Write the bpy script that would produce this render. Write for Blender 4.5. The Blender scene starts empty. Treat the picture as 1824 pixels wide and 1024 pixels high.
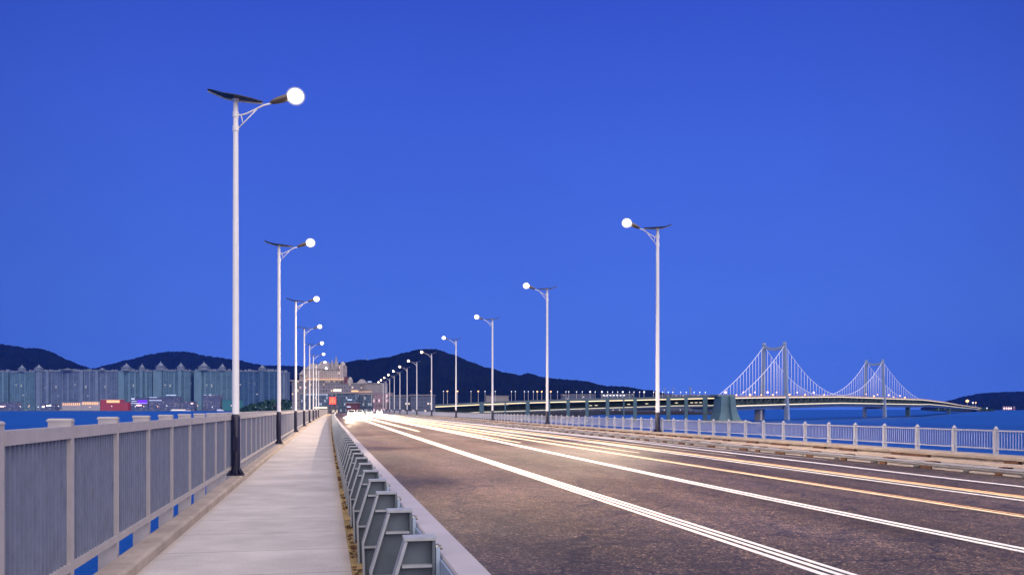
import bpy, math, random
from mathutils import Vector
random.seed(7)
sc = bpy.context.scene
col = sc.collection
pi = math.pi

# ------------------------------------------------------------------ camera, sky, exposure
F = 1600.0                       # focal length in photo pixels (photo is 1824 px wide)
EYE = 1.6
TH = math.atan(332.0 / F)        # heading of the camera to the right of the road direction
CT, ST = math.cos(TH), math.sin(TH)
HOR = 728.0
cam = bpy.data.cameras.new('camera')
cam.sensor_width = 36.0
cam.lens = 36.0 * F / 1824.0
cam.shift_y = (HOR - 512.0) / 1824.0
cam.clip_end = 40000
cam.clip_start = 0.1
camo = bpy.data.objects.new('camera', cam)
camo.location = (0, 0, EYE)
camo.rotation_euler = (pi / 2, 0, -TH)
col.objects.link(camo)
sc.camera = camo

sc.view_settings.view_transform = 'Standard'
sc.view_settings.look = 'None'
sc.view_settings.exposure = 0.0
sc.view_settings.gamma = 1.0
sc.render.engine = 'CYCLES'
sc.cycles.use_denoising = True
sc.cycles.max_bounces = 6
sc.cycles.diffuse_bounces = 3
sc.cycles.glossy_bounces = 3
sc.cycles.sample_clamp_indirect = 6.0
sc.cycles.caustics_reflective = False
sc.cycles.caustics_refractive = False

w = bpy.data.worlds.new('World')
sc.world = w
w.use_nodes = True
nt = w.node_tree
nt.nodes.clear()


def N(t, typ, **kw):
    n = t.nodes.new(typ)
    for k, v in kw.items():
        if k.startswith('i_'):
            n.inputs[k[2:]].default_value = v
        else:
            setattr(n, k, v)
    return n


def math_(t, op, a, b=None, clamp=False):
    n = t.nodes.new('ShaderNodeMath')
    n.operation = op
    n.use_clamp = clamp
    for i, v in ((0, a), (1, b)):
        if v is None:
            continue
        if isinstance(v, (int, float)):
            n.inputs[i].default_value = v
        else:
            t.links.new(v, n.inputs[i])
    return n.outputs[0]


def dot_(t, vec, d):
    n = t.nodes.new('ShaderNodeVectorMath')
    n.operation = 'DOT_PRODUCT'
    t.links.new(vec, n.inputs[0])
    n.inputs[1].default_value = d
    return n.outputs['Value']


def ramp_(t, fac, stops, interp='LINEAR'):
    n = t.nodes.new('ShaderNodeValToRGB')
    n.color_ramp.interpolation = interp
    el = n.color_ramp.elements
    while len(el) < len(stops):
        el.new(0.5)
    for e, (p, c) in zip(el, stops):
        e.position = p
        e.color = (c[0], c[1], c[2], 1)
    if fac is not None:
        t.links.new(fac, n.inputs[0])
    return n.outputs[0]


def mixc_(t, fac, a, b, typ='MIX'):
    n = t.nodes.new('ShaderNodeMix')
    n.data_type = 'RGBA'
    n.blend_type = typ
    for key, v in ((0, fac), (6, a), (7, b)):
        if isinstance(v, (int, float)):
            n.inputs[key].default_value = v
        elif isinstance(v, tuple):
            n.inputs[key].default_value = (v[0], v[1], v[2], 1)
        else:
            t.links.new(v, n.inputs[key])
    return n.outputs[2]


# dusk sky: deep blue towards the sea, pale afterglow overhead and behind the viewer
tc = N(nt, 'ShaderNodeTexCoord')
D_ = tc.outputs['Generated']
up = dot_(nt, D_, (0, 0, 1))
sky = ramp_(nt, up, [(0.0, (0.093, 0.215, 0.82)), (0.06, (0.086, 0.202, 0.81)), (0.17, (0.066, 0.160, 0.75)),
                     (0.30, (0.052, 0.124, 0.69)), (0.42, (0.036, 0.088, 0.59)), (0.75, (0.025, 0.06, 0.40))])
az = dot_(nt, D_, (math.sin(TH + 0.02), math.cos(TH + 0.02), 0.22))
azf = N(nt, 'ShaderNodeMapRange', interpolation_type='SMOOTHSTEP')
nt.links.new(az, azf.inputs[0])
azf.inputs[1].default_value = 0.76
azf.inputs[2].default_value = 1.01
azf.inputs[3].default_value = 0.66
azf.inputs[4].default_value = 1.0
wn = N(nt, 'ShaderNodeTexNoise', i_Scale=2.2, i_Detail=3.0)
nt.links.new(D_, wn.inputs['Vector'])
wnf = math_(nt, 'ADD', math_(nt, 'MULTIPLY', wn.outputs[0], 0.20), 0.90)
azf_ = math_(nt, 'MULTIPLY', azf.outputs[0], wnf)
sky = mixc_(nt, 1.0, sky, azf_, 'MULTIPLY')
gl = dot_(nt, D_, (0.1, -0.66, 0.745))
glf = N(nt, 'ShaderNodeMapRange', interpolation_type='SMOOTHSTEP')
nt.links.new(gl, glf.inputs[0])
glf.inputs[1].default_value = -0.02
glf.inputs[2].default_value = 0.95
GLOW = (1.76, 1.61, 1.66)
skyc = mixc_(nt, glf.outputs[0], sky, GLOW)
bg = N(nt, 'ShaderNodeBackground', i_Strength=1.0)
nt.links.new(skyc, bg.inputs[0])
wo = N(nt, 'ShaderNodeOutputWorld')
nt.links.new(bg.outputs[0], wo.inputs[0])

# the last of the sun: weak, low and very soft, from behind the viewer
sl = bpy.data.lights.new('sun', 'SUN')
sl.energy = 0.9
sl.angle = math.radians(50)
sl.color = (1.0, 0.86, 0.78)
so = bpy.data.objects.new('sun', sl)
so.rotation_euler = Vector((-0.55, 0.6, -0.6)).to_track_quat('-Z', 'Y').to_euler()
col.objects.link(so)

SEA = -4.0


def curve(Y):
    return 3e-5 * Y * Y


def P(px, D, z=0.0):
    """world point seen at photo column px at depth D"""
    xc = (px - 912.0) / F * D
    return Vector((D * ST + xc * CT, D * CT - xc * ST, z))


def Z(py, D):
    return EYE - (py - HOR) * D / F


# ------------------------------------------------------------------ materials
def mat(name, color, rough=0.6, metal=0.0, spec=0.5, var=0.0, scale=3.0, bump=0.0, bscale=40.0, emit=None, estr=0.0, dirt=None):
    m = bpy.data.materials.new(name)
    m.use_nodes = True
    t = m.node_tree
    b = t.nodes['Principled BSDF']
    b.inputs['Roughness'].default_value = rough
    b.inputs['Metallic'].default_value = metal
    b.inputs['Specular IOR Level'].default_value = spec
    b.inputs['Base Color'].default_value = (*color, 1)
    if var or bump or dirt:
        co = N(t, 'ShaderNodeTexCoord').outputs['Object']
    if var or dirt:
        n = N(t, 'ShaderNodeTexNoise', i_Scale=scale, i_Detail=6.0, i_Roughness=0.6)
        t.links.new(co, n.inputs['Vector'])
        lo = tuple(max(0, c * (1 - var)) for c in color)
        hi = tuple(min(1, c * (1 + var)) for c in color)
        c = ramp_(t, n.outputs[0], [(0.3, lo), (0.7, hi)])
        if dirt:
            n2 = N(t, 'ShaderNodeTexNoise', i_Scale=scale * 2.7, i_Detail=8.0, i_Roughness=0.7)
            t.links.new(co, n2.inputs['Vector'])
            f = ramp_(t, n2.outputs[0], [(dirt[1], (0, 0, 0)), (dirt[1] + 0.12, (1, 1, 1))])
            c = mixc_(t, f, c, dirt[0])
        t.links.new(c, b.inputs['Base Color'])
    if bump:
        n = N(t, 'ShaderNodeTexNoise', i_Scale=bscale, i_Detail=4.0)
        t.links.new(co, n.inputs['Vector'])
        bp = N(t, 'ShaderNodeBump', i_Strength=bump, i_Distance=0.02)
        t.links.new(n.outputs[0], bp.inputs['Height'])
        t.links.new(bp.outputs[0], b.inputs['Normal'])
    if emit:
        b.inputs['Emission Color'].default_value = (*emit, 1)
        b.inputs['Emission Strength'].default_value = estr
    return m


def asphalt():
    m = bpy.data.materials.new('asphalt')
    m.use_nodes = True
    t = m.node_tree
    b = t.nodes['Principled BSDF']
    co = N(t, 'ShaderNodeTexCoord').outputs['Object']
    big = N(t, 'ShaderNodeTexNoise', i_Scale=0.35, i_Detail=5.0, i_Roughness=0.6)
    mp = N(t, 'ShaderNodeMapping')
    mp.inputs['Scale'].default_value = (1.0, 0.35, 1.0)
    t.links.new(co, mp.inputs[0])
    t.links.new(mp.outputs[0], big.inputs['Vector'])
    mid = N(t, 'ShaderNodeTexNoise', i_Scale=3.5, i_Detail=8.0, i_Roughness=0.72)
    t.links.new(co, mid.inputs['Vector'])
    fine = N(t, 'ShaderNodeTexNoise', i_Scale=16.0, i_Detail=7.0, i_Roughness=0.9)
    t.links.new(co, fine.inputs['Vector'])
    c = ramp_(t, big.outputs[0], [(0.36, (0.058, 0.041, 0.030)), (0.64, (0.104, 0.076, 0.056))])
    c = mixc_(t, 0.8, c, ramp_(t, mid.outputs[0], [(0.36, (0.64, 0.64, 0.65)), (0.64, (1.28, 1.25, 1.23))]), 'MULTIPLY')
    c = mixc_(t, 0.85, c, ramp_(t, fine.outputs[0], [(0.40, (0.22, 0.22, 0.24)), (0.55, (1.2, 1.2, 1.2)), (0.64, (3.4, 3.1, 2.9))]), 'MULTIPLY')
    st = N(t, 'ShaderNodeTexVoronoi', feature='F1', i_Scale=48.0)
    t.links.new(co, st.inputs['Vector'])
    sv = N(t, 'ShaderNodeSeparateColor')
    t.links.new(st.outputs['Color'], sv.inputs[0])
    c = mixc_(t, 0.9, c, ramp_(t, sv.outputs[0], [(0.0, (0.2, 0.2, 0.21)), (0.5, (0.75, 0.75, 0.75)), (0.85, (1.6, 1.55, 1.5)), (1.0, (4.2, 4.0, 3.8))]), 'MULTIPLY')
    sxa = N(t, 'ShaderNodeSeparateXYZ')
    t.links.new(co, sxa.inputs[0])
    lane = math_(t, 'FRACT', math_(t, 'DIVIDE', math_(t, 'SUBTRACT', sxa.outputs[0], 1.75), 1.75))
    trk = math_(t, 'ABSOLUTE', math_(t, 'SUBTRACT', lane, 0.5))
    trk = ramp_(t, math_(t, 'ADD', trk, math_(t, 'MULTIPLY', math_(t, 'SUBTRACT', mid.outputs[0], 0.5), 0.5)), [(0.12, (0.84, 0.84, 0.85)), (0.36, (1.05, 1.05, 1.04))])
    c = mixc_(t, 1.0, c, trk, 'MULTIPLY')
    # cracks
    wv = N(t, 'ShaderNodeTexNoise', i_Scale=1.6, i_Detail=5.0)
    t.links.new(co, wv.inputs['Vector'])
    wp = N(t, 'ShaderNodeMix', data_type='VECTOR', blend_type='MIX') if False else None
    add = N(t, 'ShaderNodeVectorMath', operation='MULTIPLY_ADD')
    t.links.new(wv.outputs['Color'], add.inputs[0])
    add.inputs[1].default_value = (0.9, 0.9, 0)
    t.links.new(co, add.inputs[2])
    vo = N(t, 'ShaderNodeTexVoronoi', feature='DISTANCE_TO_EDGE', i_Scale=0.62)
    t.links.new(add.outputs[0], vo.inputs['Vector'])
    cr = ramp_(t, vo.outputs['Distance'], [(0.0, (1, 1, 1)), (0.010, (0.8, 0.8, 0.8)), (0.022, (0, 0, 0))])
    brk = ramp_(t, mid.outputs[0], [(0.40, (0.1, 0.1, 0.1)), (0.52, (1, 1, 1))])
    f = mixc_(t, 1.0, cr, brk, 'MULTIPLY')
    c = mixc_(t, f, c, (0.010, 0.008, 0.008))
    t.links.new(c, b.inputs['Base Color'])
    r = ramp_(t, big.outputs[0], [(0.3, (0.62, 0.62, 0.62)), (0.7, (0.48, 0.48, 0.48))])
    t.links.new(r, b.inputs['Roughness'])
    b.inputs['Specular IOR Level'].default_value = 0.28
    bp = N(t, 'ShaderNodeBump', i_Strength=0.35, i_Distance=0.02)
    t.links.new(fine.outputs[0], bp.inputs['Height'])
    t.links.new(bp.outputs[0], b.inputs['Normal'])
    return m


def walkmat():
    m = bpy.data.materials.new('walkway_concrete')
    m.use_nodes = True
    t = m.node_tree
    b = t.nodes['Principled BSDF']
    co = N(t, 'ShaderNodeTexCoord').outputs['Object']
    sx = N(t, 'ShaderNodeSeparateXYZ')
    t.links.new(co, sx.inputs[0])
    big = N(t, 'ShaderNodeTexNoise', i_Scale=0.9, i_Detail=6.0, i_Roughness=0.62)
    t.links.new(co, big.inputs['Vector'])
    mp = N(t, 'ShaderNodeMapping')
    mp.inputs['Scale'].default_value = (0.8, 9.0, 1.0)
    t.links.new(co, mp.inputs[0])
    br = N(t, 'ShaderNodeTexNoise', i_Scale=3.0, i_Detail=6.0, i_Roughness=0.7)
    t.links.new(mp.outputs[0], br.inputs['Vector'])
    fine = N(t, 'ShaderNodeTexNoise', i_Scale=60.0, i_Detail=3.0)
    t.links.new(co, fine.inputs['Vector'])
    c = ramp_(t, big.outputs[0], [(0.36, (0.43, 0.395, 0.385)), (0.64, (0.555, 0.515, 0.50))])
    c = mixc_(t, 0.8, c, ramp_(t, br.outputs[0], [(0.36, (0.88, 0.88, 0.88)), (0.64, (1.08, 1.08, 1.08))]), 'MULTIPLY')
    c = mixc_(t, 0.8, c, ramp_(t, fine.outputs[0], [(0.36, (0.80, 0.80, 0.80)), (0.64, (1.14, 1.14, 1.14))]), 'MULTIPLY')
    # slab joints every 1.5 m, each slab its own shade
    yy = math_(t, 'DIVIDE', sx.outputs[1], 1.5)
    fl = math_(t, 'FLOOR', yy)
    wn_ = N(t, 'ShaderNodeTexWhiteNoise', noise_dimensions='1D')
    t.links.new(fl, wn_.inputs['W'])
    sh = math_(t, 'ADD', math_(t, 'MULTIPLY', wn_.outputs['Value'], 0.12), 0.93)
    c = mixc_(t, 1.0, c, sh, 'MULTIPLY')
    fr = math_(t, 'FRACT', yy)
    j = math_(t, 'LESS_THAN', fr, 0.02)
    jn = math_(t, 'MULTIPLY', j, math_(t, 'ADD', math_(t, 'MULTIPLY', br.outputs[0], 0.9), 0.05))
    c = mixc_(t, jn, c, (0.14, 0.12, 0.11))
    # yellowish grime along both edges
    ex = math_(t, 'ABSOLUTE', math_(t, 'ADD', sx.outputs[0], 0.8))
    e = N(t, 'ShaderNodeMapRange', interpolation_type='SMOOTHSTEP')
    t.links.new(math_(t, 'ADD', ex, math_(t, 'MULTIPLY', big.outputs[0], 0.25)), e.inputs[0])
    e.inputs[1].default_value = 1.02
    e.inputs[2].default_value = 1.22
    e.inputs[4].default_value = 0.55
    c = mixc_(t, e.outputs[0], c, (0.36, 0.26, 0.17))
    t.links.new(c, b.inputs['Base Color'])
    b.inputs['Roughness'].default_value = 0.8
    b.inputs['Specular IOR Level'].default_value = 0.25
    bp = N(t, 'ShaderNodeBump', i_Strength=0.2, i_Distance=0.01)
    t.links.new(fine.outputs[0], bp.inputs['Height'])
    t.links.new(bp.outputs[0], b.inputs['Normal'])
    return m


def watermat():
    m = bpy.data.materials.new('sea_water')
    m.use_nodes = True
    t = m.node_tree
    b = t.nodes['Principled BSDF']
    co = N(t, 'ShaderNodeTexCoord').outputs['Object']
    big = N(t, 'ShaderNodeTexNoise', i_Scale=0.006, i_Detail=4.0)
    t.links.new(co, big.inputs['Vector'])
    c = ramp_(t, big.outputs[0], [(0.3, (0.0, 0.045, 0.22)), (0.7, (0.0, 0.075, 0.33))])
    t.links.new(c, b.inputs['Base Color'])
    b.inputs['Roughness'].default_value = 0.35
    b.inputs['Specular IOR Level'].default_value = 0.32
    b.inputs['Specular Tint'].default_value = (0.2, 0.55, 1.0, 1)
    n = N(t, 'ShaderNodeTexNoise', i_Scale=0.35, i_Detail=6.0, i_Roughness=0.65)
    t.links.new(co, n.inputs['Vector'])
    bp = N(t, 'ShaderNodeBump', i_Strength=0.6, i_Distance=0.6)
    t.links.new(n.outputs[0], bp.inputs['Height'])
    t.links.new(bp.outputs[0], b.inputs['Normal'])
    return m


def facade(name, wall, glass, bx=5.0, bz=3.6, lit=0.03, litc=(1.0, 0.72, 0.4), ls=1.2, fx=0.55, fz=0.55):
    """windows in rows and bays; a few of them lit"""
    m = bpy.data.materials.new(name)
    m.use_nodes = True
    t = m.node_tree
    b = t.nodes['Principled BSDF']
    co = N(t, 'ShaderNodeTexCoord').outputs['Object']
    s = N(t, 'ShaderNodeSeparateXYZ')
    t.links.new(co, s.inputs[0])
    u = math_(t, 'DIVIDE', math_(t, 'ADD', s.outputs[0], s.outputs[1]), bx)
    v = math_(t, 'DIVIDE', s.outputs[2], bz)
    win = math_(t, 'MULTIPLY', math_(t, 'LESS_THAN', math_(t, 'FRACT', u), fx), math_(t, 'LESS_THAN', math_(t, 'FRACT', v), fz))
    cb = N(t, 'ShaderNodeCombineXYZ')
    t.links.new(math_(t, 'FLOOR', u), cb.inputs[0])
    t.links.new(math_(t, 'FLOOR', v), cb.inputs[1])
    wn_ = N(t, 'ShaderNodeTexWhiteNoise', noise_dimensions='2D')
    t.links.new(cb.outputs[0], wn_.inputs['Vector'])
    nz = N(t, 'ShaderNodeTexNoise', i_Scale=0.05, i_Detail=5.0)
    t.links.new(co, nz.inputs['Vector'])
    wl = mixc_(t, 1.0, wall, ramp_(t, nz.outputs[0], [(0.3, (0.75, 0.75, 0.75)), (0.7, (1.2, 1.2, 1.2))]), 'MULTIPLY')
    gl_ = mixc_(t, 1.0, glass, ramp_(t, wn_.outputs['Value'], [(0.0, (0.6, 0.6, 0.6)), (1.0, (1.5, 1.5, 1.5))]), 'MULTIPLY')
    t.links.new(mixc_(t, win, wl, gl_), b.inputs['Base Color'])
    b.inputs['Roughness'].default_value = 0.7
    b.inputs['Specular IOR Level'].default_value = 0.2
    lf = math_(t, 'MULTIPLY', win, math_(t, 'GREATER_THAN', wn_.outputs['Value'], 1.0 - lit))
    b.inputs['Emission Color'].default_value = (*litc, 1)
    t.links.new(math_(t, 'MULTIPLY', lf, ls), b.inputs['Emission Strength'])
    return m


def bowl(name, core, edge, k):
    """frosted bowl: brightest through its middle, warm and weaker at its edge"""
    m = bpy.data.materials.new(name)
    m.use_nodes = True
    t = m.node_tree
    b = t.nodes['Principled BSDF']
    lw = N(t, 'ShaderNodeLayerWeight', i_Blend=0.5)
    f = math_(t, 'SUBTRACT', 1.0, lw.outputs['Facing'])
    c = ramp_(t, f, [(0.0, edge), (0.55, tuple((a + e) / 2 for a, e in zip(core, edge))), (0.8, core)])
    st = math_(t, 'ADD', math_(t, 'MULTIPLY', math_(t, 'POWER', f, 9.0), k), 0.62)
    mr = N(t, 'ShaderNodeMapRange', interpolation_type='SMOOTHSTEP')
    t.links.new(f, mr.inputs[0])
    mr.inputs[1].default_value = 0.0
    mr.inputs[2].default_value = 0.95
    t.links.new(mr.outputs[0], b.inputs['Alpha'])          # rim fades out as the painted halo
    b.inputs['Base Color'].default_value = (0.02, 0.02, 0.02, 1)
    b.inputs['Specular IOR Level'].default_value = 0.0
    t.links.new(c, b.inputs['Emission Color'])
    t.links.new(st, b.inputs['Emission Strength'])
    return m


def emis(name, c, s):
    return mat(name, c, emit=c, estr=s, rough=0.5)


M = dict(
    asphalt=asphalt(), walk=walkmat(), sea=watermat(),
    kerb=mat('kerb_concrete', (0.36, 0.30, 0.26), 0.85, var=0.2, scale=2.0, bump=0.3, dirt=((0.24, 0.17, 0.11), 0.60)),
    conc=mat('bridge_concrete', (0.30, 0.275, 0.265), 0.85, var=0.35, scale=1.2, bump=0.3, dirt=((0.10, 0.065, 0.045), 0.54)),
    fence=mat('fence_paint', (0.385, 0.355, 0.365), 0.5, 0.0, var=0.08, scale=4.0, dirt=((0.24, 0.19, 0.16), 0.63)),
    picket=mat('picket_paint', (0.15, 0.17, 0.25), 0.5, var=0.16, scale=5.0),
    rfence=mat('sea_fence_paint', (0.35, 0.37, 0.46), 0.5, var=0.1, scale=3.0, dirt=((0.36, 0.26, 0.2), 0.68)),
    gutter=mat('gutter_grime', (0.36, 0.25, 0.10), 0.9, var=0.4, scale=3.0, bump=0.6, dirt=((0.07, 0.04, 0.02), 0.56)),
    leaf=mat('dead_leaves', (0.10, 0.045, 0.018), 0.9, var=0.5, scale=9.0),
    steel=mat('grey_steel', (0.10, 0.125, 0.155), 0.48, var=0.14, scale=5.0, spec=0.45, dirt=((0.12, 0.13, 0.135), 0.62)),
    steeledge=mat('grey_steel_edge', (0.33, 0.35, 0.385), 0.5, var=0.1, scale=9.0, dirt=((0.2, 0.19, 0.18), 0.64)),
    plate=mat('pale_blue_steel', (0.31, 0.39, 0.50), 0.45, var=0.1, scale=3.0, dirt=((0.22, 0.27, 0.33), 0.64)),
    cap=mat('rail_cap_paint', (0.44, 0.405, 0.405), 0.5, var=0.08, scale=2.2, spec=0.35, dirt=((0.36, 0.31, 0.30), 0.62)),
    bolt=mat('bolt_steel', (0.3, 0.29, 0.28), 0.4, 0.8),
    white=mat('pole_white_paint', (0.80, 0.78, 0.78), 0.38, var=0.05, scale=1.5, dirt=((0.66, 0.62, 0.6), 0.68)),
    navy=mat('pole_navy_paint', (0.008, 0.008, 0.035), 0.35, var=0.3, scale=3.0),
    panel=mat('solar_panel', (0.010, 0.011, 0.02), 0.35, var=0.2),
    head=mat('lamp_housing', (0.13, 0.10, 0.08), 0.45, var=0.2),
    lamp=bowl('lamp_glass_lit', (1.0, 0.95, 0.88), (0.70, 0.68, 0.98), 90.0),
    lampw=bowl('lamp_glass_lit_warm', (1.0, 0.82, 0.55), (1.0, 0.50, 0.25), 80.0),
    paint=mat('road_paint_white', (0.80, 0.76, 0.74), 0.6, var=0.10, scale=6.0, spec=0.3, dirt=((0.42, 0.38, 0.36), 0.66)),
    paintw=mat('road_paint_cream', (0.86, 0.70, 0.46), 0.6, var=0.10, scale=6.0, spec=0.3, dirt=((0.5, 0.38, 0.24), 0.68)),  # cream and orange: colours of the painted-on car light trails
    painto=mat('road_paint_orange', (0.82, 0.44, 0.20), 0.6, var=0.10, scale=6.0, spec=0.3, dirt=((0.45, 0.24, 0.12), 0.68)),  # dirt: darker patches in both painted light trails
    joint=mat('joint_steel', (0.05, 0.045, 0.045), 0.6),
    galv=mat('galvanised_steel', (0.36, 0.36, 0.39), 0.45, 0.3, var=0.14, scale=2.0, dirt=((0.30, 0.20, 0.15), 0.64)),
    beige=mat('beige_steel', (0.47, 0.39, 0.34), 0.5, var=0.14, scale=2.0, dirt=((0.33, 0.19, 0.10), 0.62)),
    rust=mat('rusty_steel', (0.12, 0.055, 0.03), 0.85, var=0.5, scale=9.0),
    teal=mat('viaduct_teal_paint', (0.075, 0.15, 0.19), 0.7, var=0.2, scale=0.2),
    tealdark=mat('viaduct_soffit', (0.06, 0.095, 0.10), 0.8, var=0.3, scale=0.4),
    parapet=mat('viaduct_parapet', (0.15, 0.19, 0.21), 0.8, var=0.15, scale=0.3),
    railpink=mat('bridge_parapet_pink', (0.42, 0.28, 0.27), 0.7, var=0.45, scale=0.35),  # reddish traffic glow put into the parapet's colour
    strip=emis('light_strip', (1.0, 0.80, 0.45), 1.35),
    stripw=emis('light_strip_pale', (1.0, 0.87, 0.62), 1.0),
    tower=mat('tower_grey', (0.24, 0.31, 0.46), 0.7, var=0.08, scale=0.1),
    cable=mat('cable_strung_with_lights', (0.6, 0.6, 0.7), 0.5, emit=(0.75, 0.75, 1.0), estr=0.32),
    hanger=mat('hanger_white', (0.6, 0.58, 0.66), 0.5, emit=(1.0, 0.82, 0.86), estr=0.30),  # even glow put into the hangers in place of floodlight
    warmlamp=emis('small_lamp_warm', (1.0, 0.5, 0.2), 3.0),
    coldlamp=emis('small_lamp_white', (0.9, 0.93, 1.0), 2.0),
    pinklamp=emis('small_lamp_pink', (1.0, 0.55, 0.5), 3.0),
    hill=mat('wooded_hill', (0.006, 0.009, 0.011), 0.95, spec=0.0, var=0.5, scale=0.02),
    land=mat('shore_land', (0.05, 0.05, 0.055), 0.9, spec=0.1, var=0.4, scale=0.02),
    green=mat('shore_greenery', (0.02, 0.055, 0.04), 0.9, spec=0.1, var=0.6, scale=0.06),
    quay=mat('quay_stone', (0.14, 0.15, 0.18), 0.85, var=0.3, scale=0.05),
    glassdark=mat('dark_glass', (0.02, 0.025, 0.03), 0.1),
    tyre=mat('tyre_rubber', (0.015, 0.015, 0.015), 0.8),
    rim=mat('wheel_rim', (0.4, 0.4, 0.42), 0.35, 0.7),
    beam_head=emis('headlight_lit', (1.0, 0.93, 0.80), 160.0),
    hotel=facade('hotel_facade', (0.50, 0.43, 0.41), (0.24, 0.20, 0.21), 1.5, 2.2, 0.13, (1.0, 0.72, 0.46), 0.8, 0.42, 0.6),
    hotelroof=mat('hotel_roof', (0.27, 0.25, 0.27), 0.8, var=0.2, scale=0.3),
    podium=facade('podium_facade', (0.27, 0.25, 0.29), (0.15, 0.15, 0.21), 1.9, 2.4, 0.15, (1.0, 0.7, 0.4), 0.8, 0.6, 0.5),
    pale=mat('pale_stone', (0.40, 0.38, 0.38), 0.8, var=0.15, scale=0.2),
    shopteal=facade('teal_glass_front', (0.13, 0.16, 0.24), (0.07, 0.12, 0.19), 1.2, 2.0, 0.16, (0.8, 0.85, 1.0), 0.4, 0.75, 0.75),
    pink=facade('pink_lit_front', (0.34, 0.25, 0.29), (0.25, 0.18, 0.24), 1.6, 3.0, 0.30, (1.0, 0.62, 0.72), 0.8, 0.55, 0.6),
    low=facade('low_grey_front', (0.12, 0.14, 0.22), (0.07, 0.09, 0.16), 1.8, 2.2, 0.07, (1.0, 0.8, 0.6), 0.9, 0.6, 0.5),
    hall=mat('hall_roof_grey', (0.27, 0.25, 0.27), 0.7, var=0.15, scale=0.2),
    redsign=emis('red_display', (1.0, 0.085, 0.085), 0.85),
    redstroke=emis('red_display_stroke', (1.0, 0.32, 0.12), 0.9),
    signframe=mat('sign_frame', (0.04, 0.035, 0.05), 0.6),
    redawning=mat('red_awning', (0.13, 0.045, 0.07), 0.7, var=0.2, scale=0.4),
    warmglass=emis('warm_lit_glass', (1.0, 0.52, 0.24), 0.85),
    redglass=mat('red_lit_wall', (0.16, 0.03, 0.04), emit=(0.8, 0.07, 0.07), estr=0.22),
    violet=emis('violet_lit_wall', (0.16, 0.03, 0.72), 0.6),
    coolstrip=emis('cool_lit_strip', (0.65, 0.75, 1.0), 0.75),
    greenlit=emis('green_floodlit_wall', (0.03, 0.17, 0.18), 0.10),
)
FAC = [facade('tower_facade_teal', (0.105, 0.19, 0.255), (0.075, 0.15, 0.215), 7.0, 4.2, 0.022, (1, .8, .55), 0.6),
       facade('tower_facade_slate', (0.12, 0.165, 0.255), (0.085, 0.13, 0.21), 6.0, 4.0, 0.022, (1, .8, .55), 0.6),
       facade('tower_facade_dim', (0.045, 0.105, 0.20), (0.03, 0.075, 0.155), 8.0, 4.5, 0.022, (1, .8, .55), 0.6)]
RIB = [mat('tower_rib_teal', (0.12, 0.22, 0.29), 0.8, var=0.15, scale=0.05),
       mat('tower_rib_slate', (0.145, 0.20, 0.29), 0.8, var=0.15, scale=0.05),
       mat('tower_rib_dim', (0.06, 0.125, 0.22), 0.8, var=0.15, scale=0.05)]
CROWN = [mat('tower_crown_pale', (0.17, 0.21, 0.28), 0.8, var=0.2, scale=0.08)]


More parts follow.
